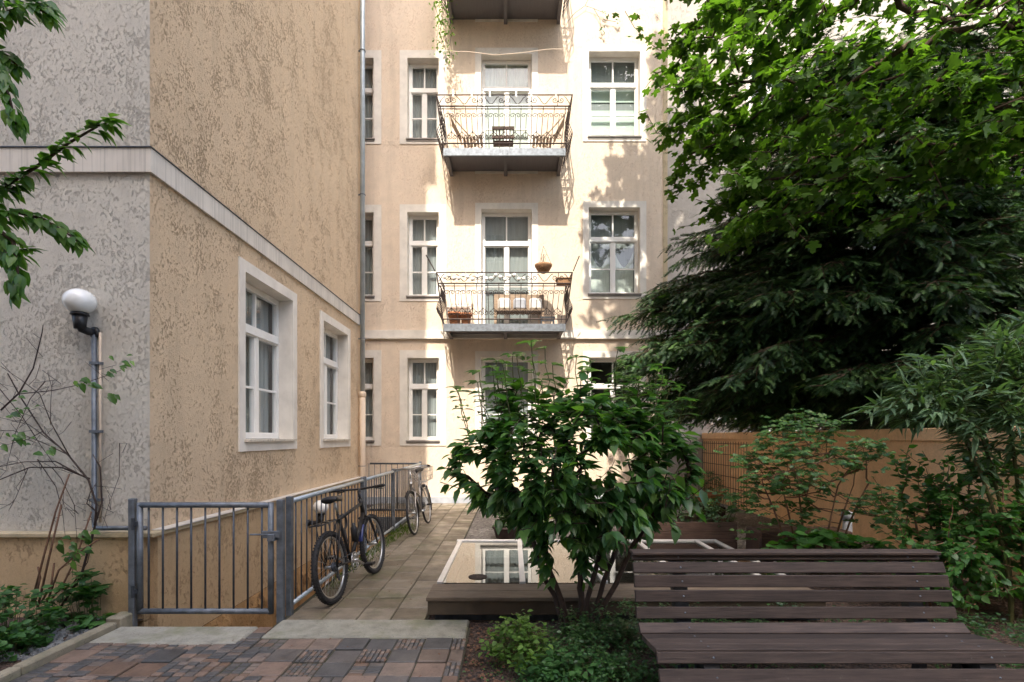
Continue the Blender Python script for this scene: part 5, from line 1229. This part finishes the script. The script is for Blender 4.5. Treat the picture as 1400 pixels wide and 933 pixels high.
# pebbles and chips
PV = []; pm = MB(); rp = random.Random(4)
def pebbles(n, x0, x1, y0, y1, s0, s1):
    m = MB()
    for _ in range(n):
        x, y, s = rp.uniform(x0, x1), rp.uniform(y0, y1), rp.uniform(s0, s1); a = rp.random() * 6.28; vs = []
        for k in range(6): b = a + k * PI / 3; vs.append((x + s * math.cos(b) * rp.uniform(.8, 1.2), y + s * math.sin(b) * rp.uniform(.6, 1), -.015))
        for k in range(6): vs.append((vs[k][0] * .7 + x * .3, vs[k][1] * .7 + y * .3, -.015 + s * rp.uniform(.5, .9)))
        m.add(vs, [(k, (k + 1) % 6, 6 + (k + 1) % 6, 6 + k) for k in range(6)] + [(6, 7, 8, 9, 10, 11)])
    return m
tag(pebbles(420, -3.75, -3.31, 3.5, 4.36, .010, .030).build('pebbles', 'pebble'), kind='stuff')
tag(pebbles(260, -.33, .25, 3.1, 4.2, .005, .016).build('bark_chips', 'drystem'), kind='stuff')
P = blob(240, (-.05, 3.6, 0), (.32, .6, .02), 0, rng); P[:, 2] = -.012
scatter('fallen_leaves', 'leaf_bed', OV, P, np.column_stack([rng.normal(size=(240, 2)), np.zeros(240)]), np.column_stack([rng.normal(size=(240, 2)) * .3, np.ones(240)]), rng.uniform(.012, .03, 240), None, 'stuff')
P = np.column_stack([rng.uniform(-3.1, -.4, 70), rng.uniform(3.1, 6.5, 70), np.full(70, .006)]); P = P[(P[:, 1] < 3.9) | (P[:, 0] > -1.9)]; P = P[(P[:, 1] < 4.2) | (P[:, 0] < -.8)]; n = len(P)
scatter('fallen_leaves', 'drystem', OV, P, np.column_stack([rng.normal(size=(n, 2)), np.zeros(n)]), np.column_stack([rng.normal(size=(n, 2)) * .15, np.ones(n)]), rng.uniform(.012, .035, n), None, 'stuff')
# creeper on the upper balcony
cr = plant('balcony_creeper', 'thin yellow green creeper hanging at the left of the top balcony', 'climber', (-1.5, 11.2, 11.4)); m = MB(); LP = []
for k in range(7):
    x = -1.62 + k * .04; p = [Vector((x + rng.normal() * .05, 11.25 + rng.normal() * .1, 11.9 - .26 * i)) for i in range(8 - k % 3)]; m.tube(p, .004, 4); LP += [a + Vector(rng.normal(size=3) * .07) for a in p for _ in range(6)]
m.build('stems', 'twig', cr); LP = np.array(LP); n = len(LP); scatter('leaves', 'leaf_lime', OV, LP, rng.normal(size=(n, 3)) * [1, 1, .4] + [0, 0, -.4], rng.normal(size=(n, 3)) * .4 + [0, 0, 1], rng.uniform(.05, .09, n), cr)

tw_ = plant('climber_shoot', 'stray bare climber shoot with a few dark leaves on the facade beside the top balcony', 'climber', (1.6, 11.85, 11.7)); m = MB()
for pl in ([(776, 30), (786, 18), (800, 8), (812, 12), (820, 26), (822, 40)], [(800, 8), (805, -2), (816, -12)], [(812, 12), (826, 18)], [(820, 26), (842, 30)]): m.tube([W(a, b, 11.84) for a, b in pl], .006, 4)
m.build('stems', 'twig', tw_); LP = np.array([W(a + rr2.uniform(-3, 3), b + rr2.uniform(-3, 3), 11.8) for a, b in ((826, 18), (828, 22), (843, 30), (822, 40), (824, 36)) for _ in range(4)])
scatter('leaves', 'leaf_cover', OV, LP, rng.normal(size=(20, 3)) * [1, .3, 1], rng.normal(size=(20, 3)) * .4 + [0, -1, .3], rng.uniform(.06, .10, 20), tw_)

# ------------------------------------------------------------------ light and camera
world = bpy.data.worlds.new('World'); S.world = world; world.use_nodes = True; nt = world.node_tree
sd = Vector((-.16, -1.0, 1.35)).normalized(); elev = math.asin(sd.z)
sky = nt.nodes.new('ShaderNodeTexSky'); sky.sky_type = 'NISHITA'; sky.sun_disc = False; sky.sun_elevation = elev; sky.sun_rotation = R(170.9) ; sky.air_density = 1.0; sky.dust_density = 3.5; sky.ozone_density = 1.0
nt.links.new(sky.outputs[0], nt.nodes['Background'].inputs[0]); nt.nodes['Background'].inputs[1].default_value = SKY = .15
L = bpy.data.lights.new('sun', 'SUN'); L.energy = 2.25; L.angle = R(.53); L.color = (1.0, .91, .78)
lo = bpy.data.objects.new('sun', L); COL.objects.link(lo); lo.rotation_euler = (-sd).to_track_quat('-Z', 'Y').to_euler(); lo.location = (-6, -20, 40)
cam = bpy.data.cameras.new('camera'); co = bpy.data.objects.new('camera', cam); COL.objects.link(co); S.camera = co
co.location = (0, 0, EYE); co.rotation_euler = (R(90), 0, 0); cam.sensor_width = 36; cam.lens = F / 1400 * 36; cam.shift_y = (HY - 466.5) / 1400; cam.clip_start = .05; cam.clip_end = 2000
S.render.engine = 'CYCLES'; S.view_settings.view_transform = 'Standard'; S.view_settings.look = 'None'; S.view_settings.exposure = 1.9; S.view_settings.gamma = 1
S.cycles.max_bounces = 10; S.cycles.diffuse_bounces = 6; S.cycles.transparent_max_bounces = 12
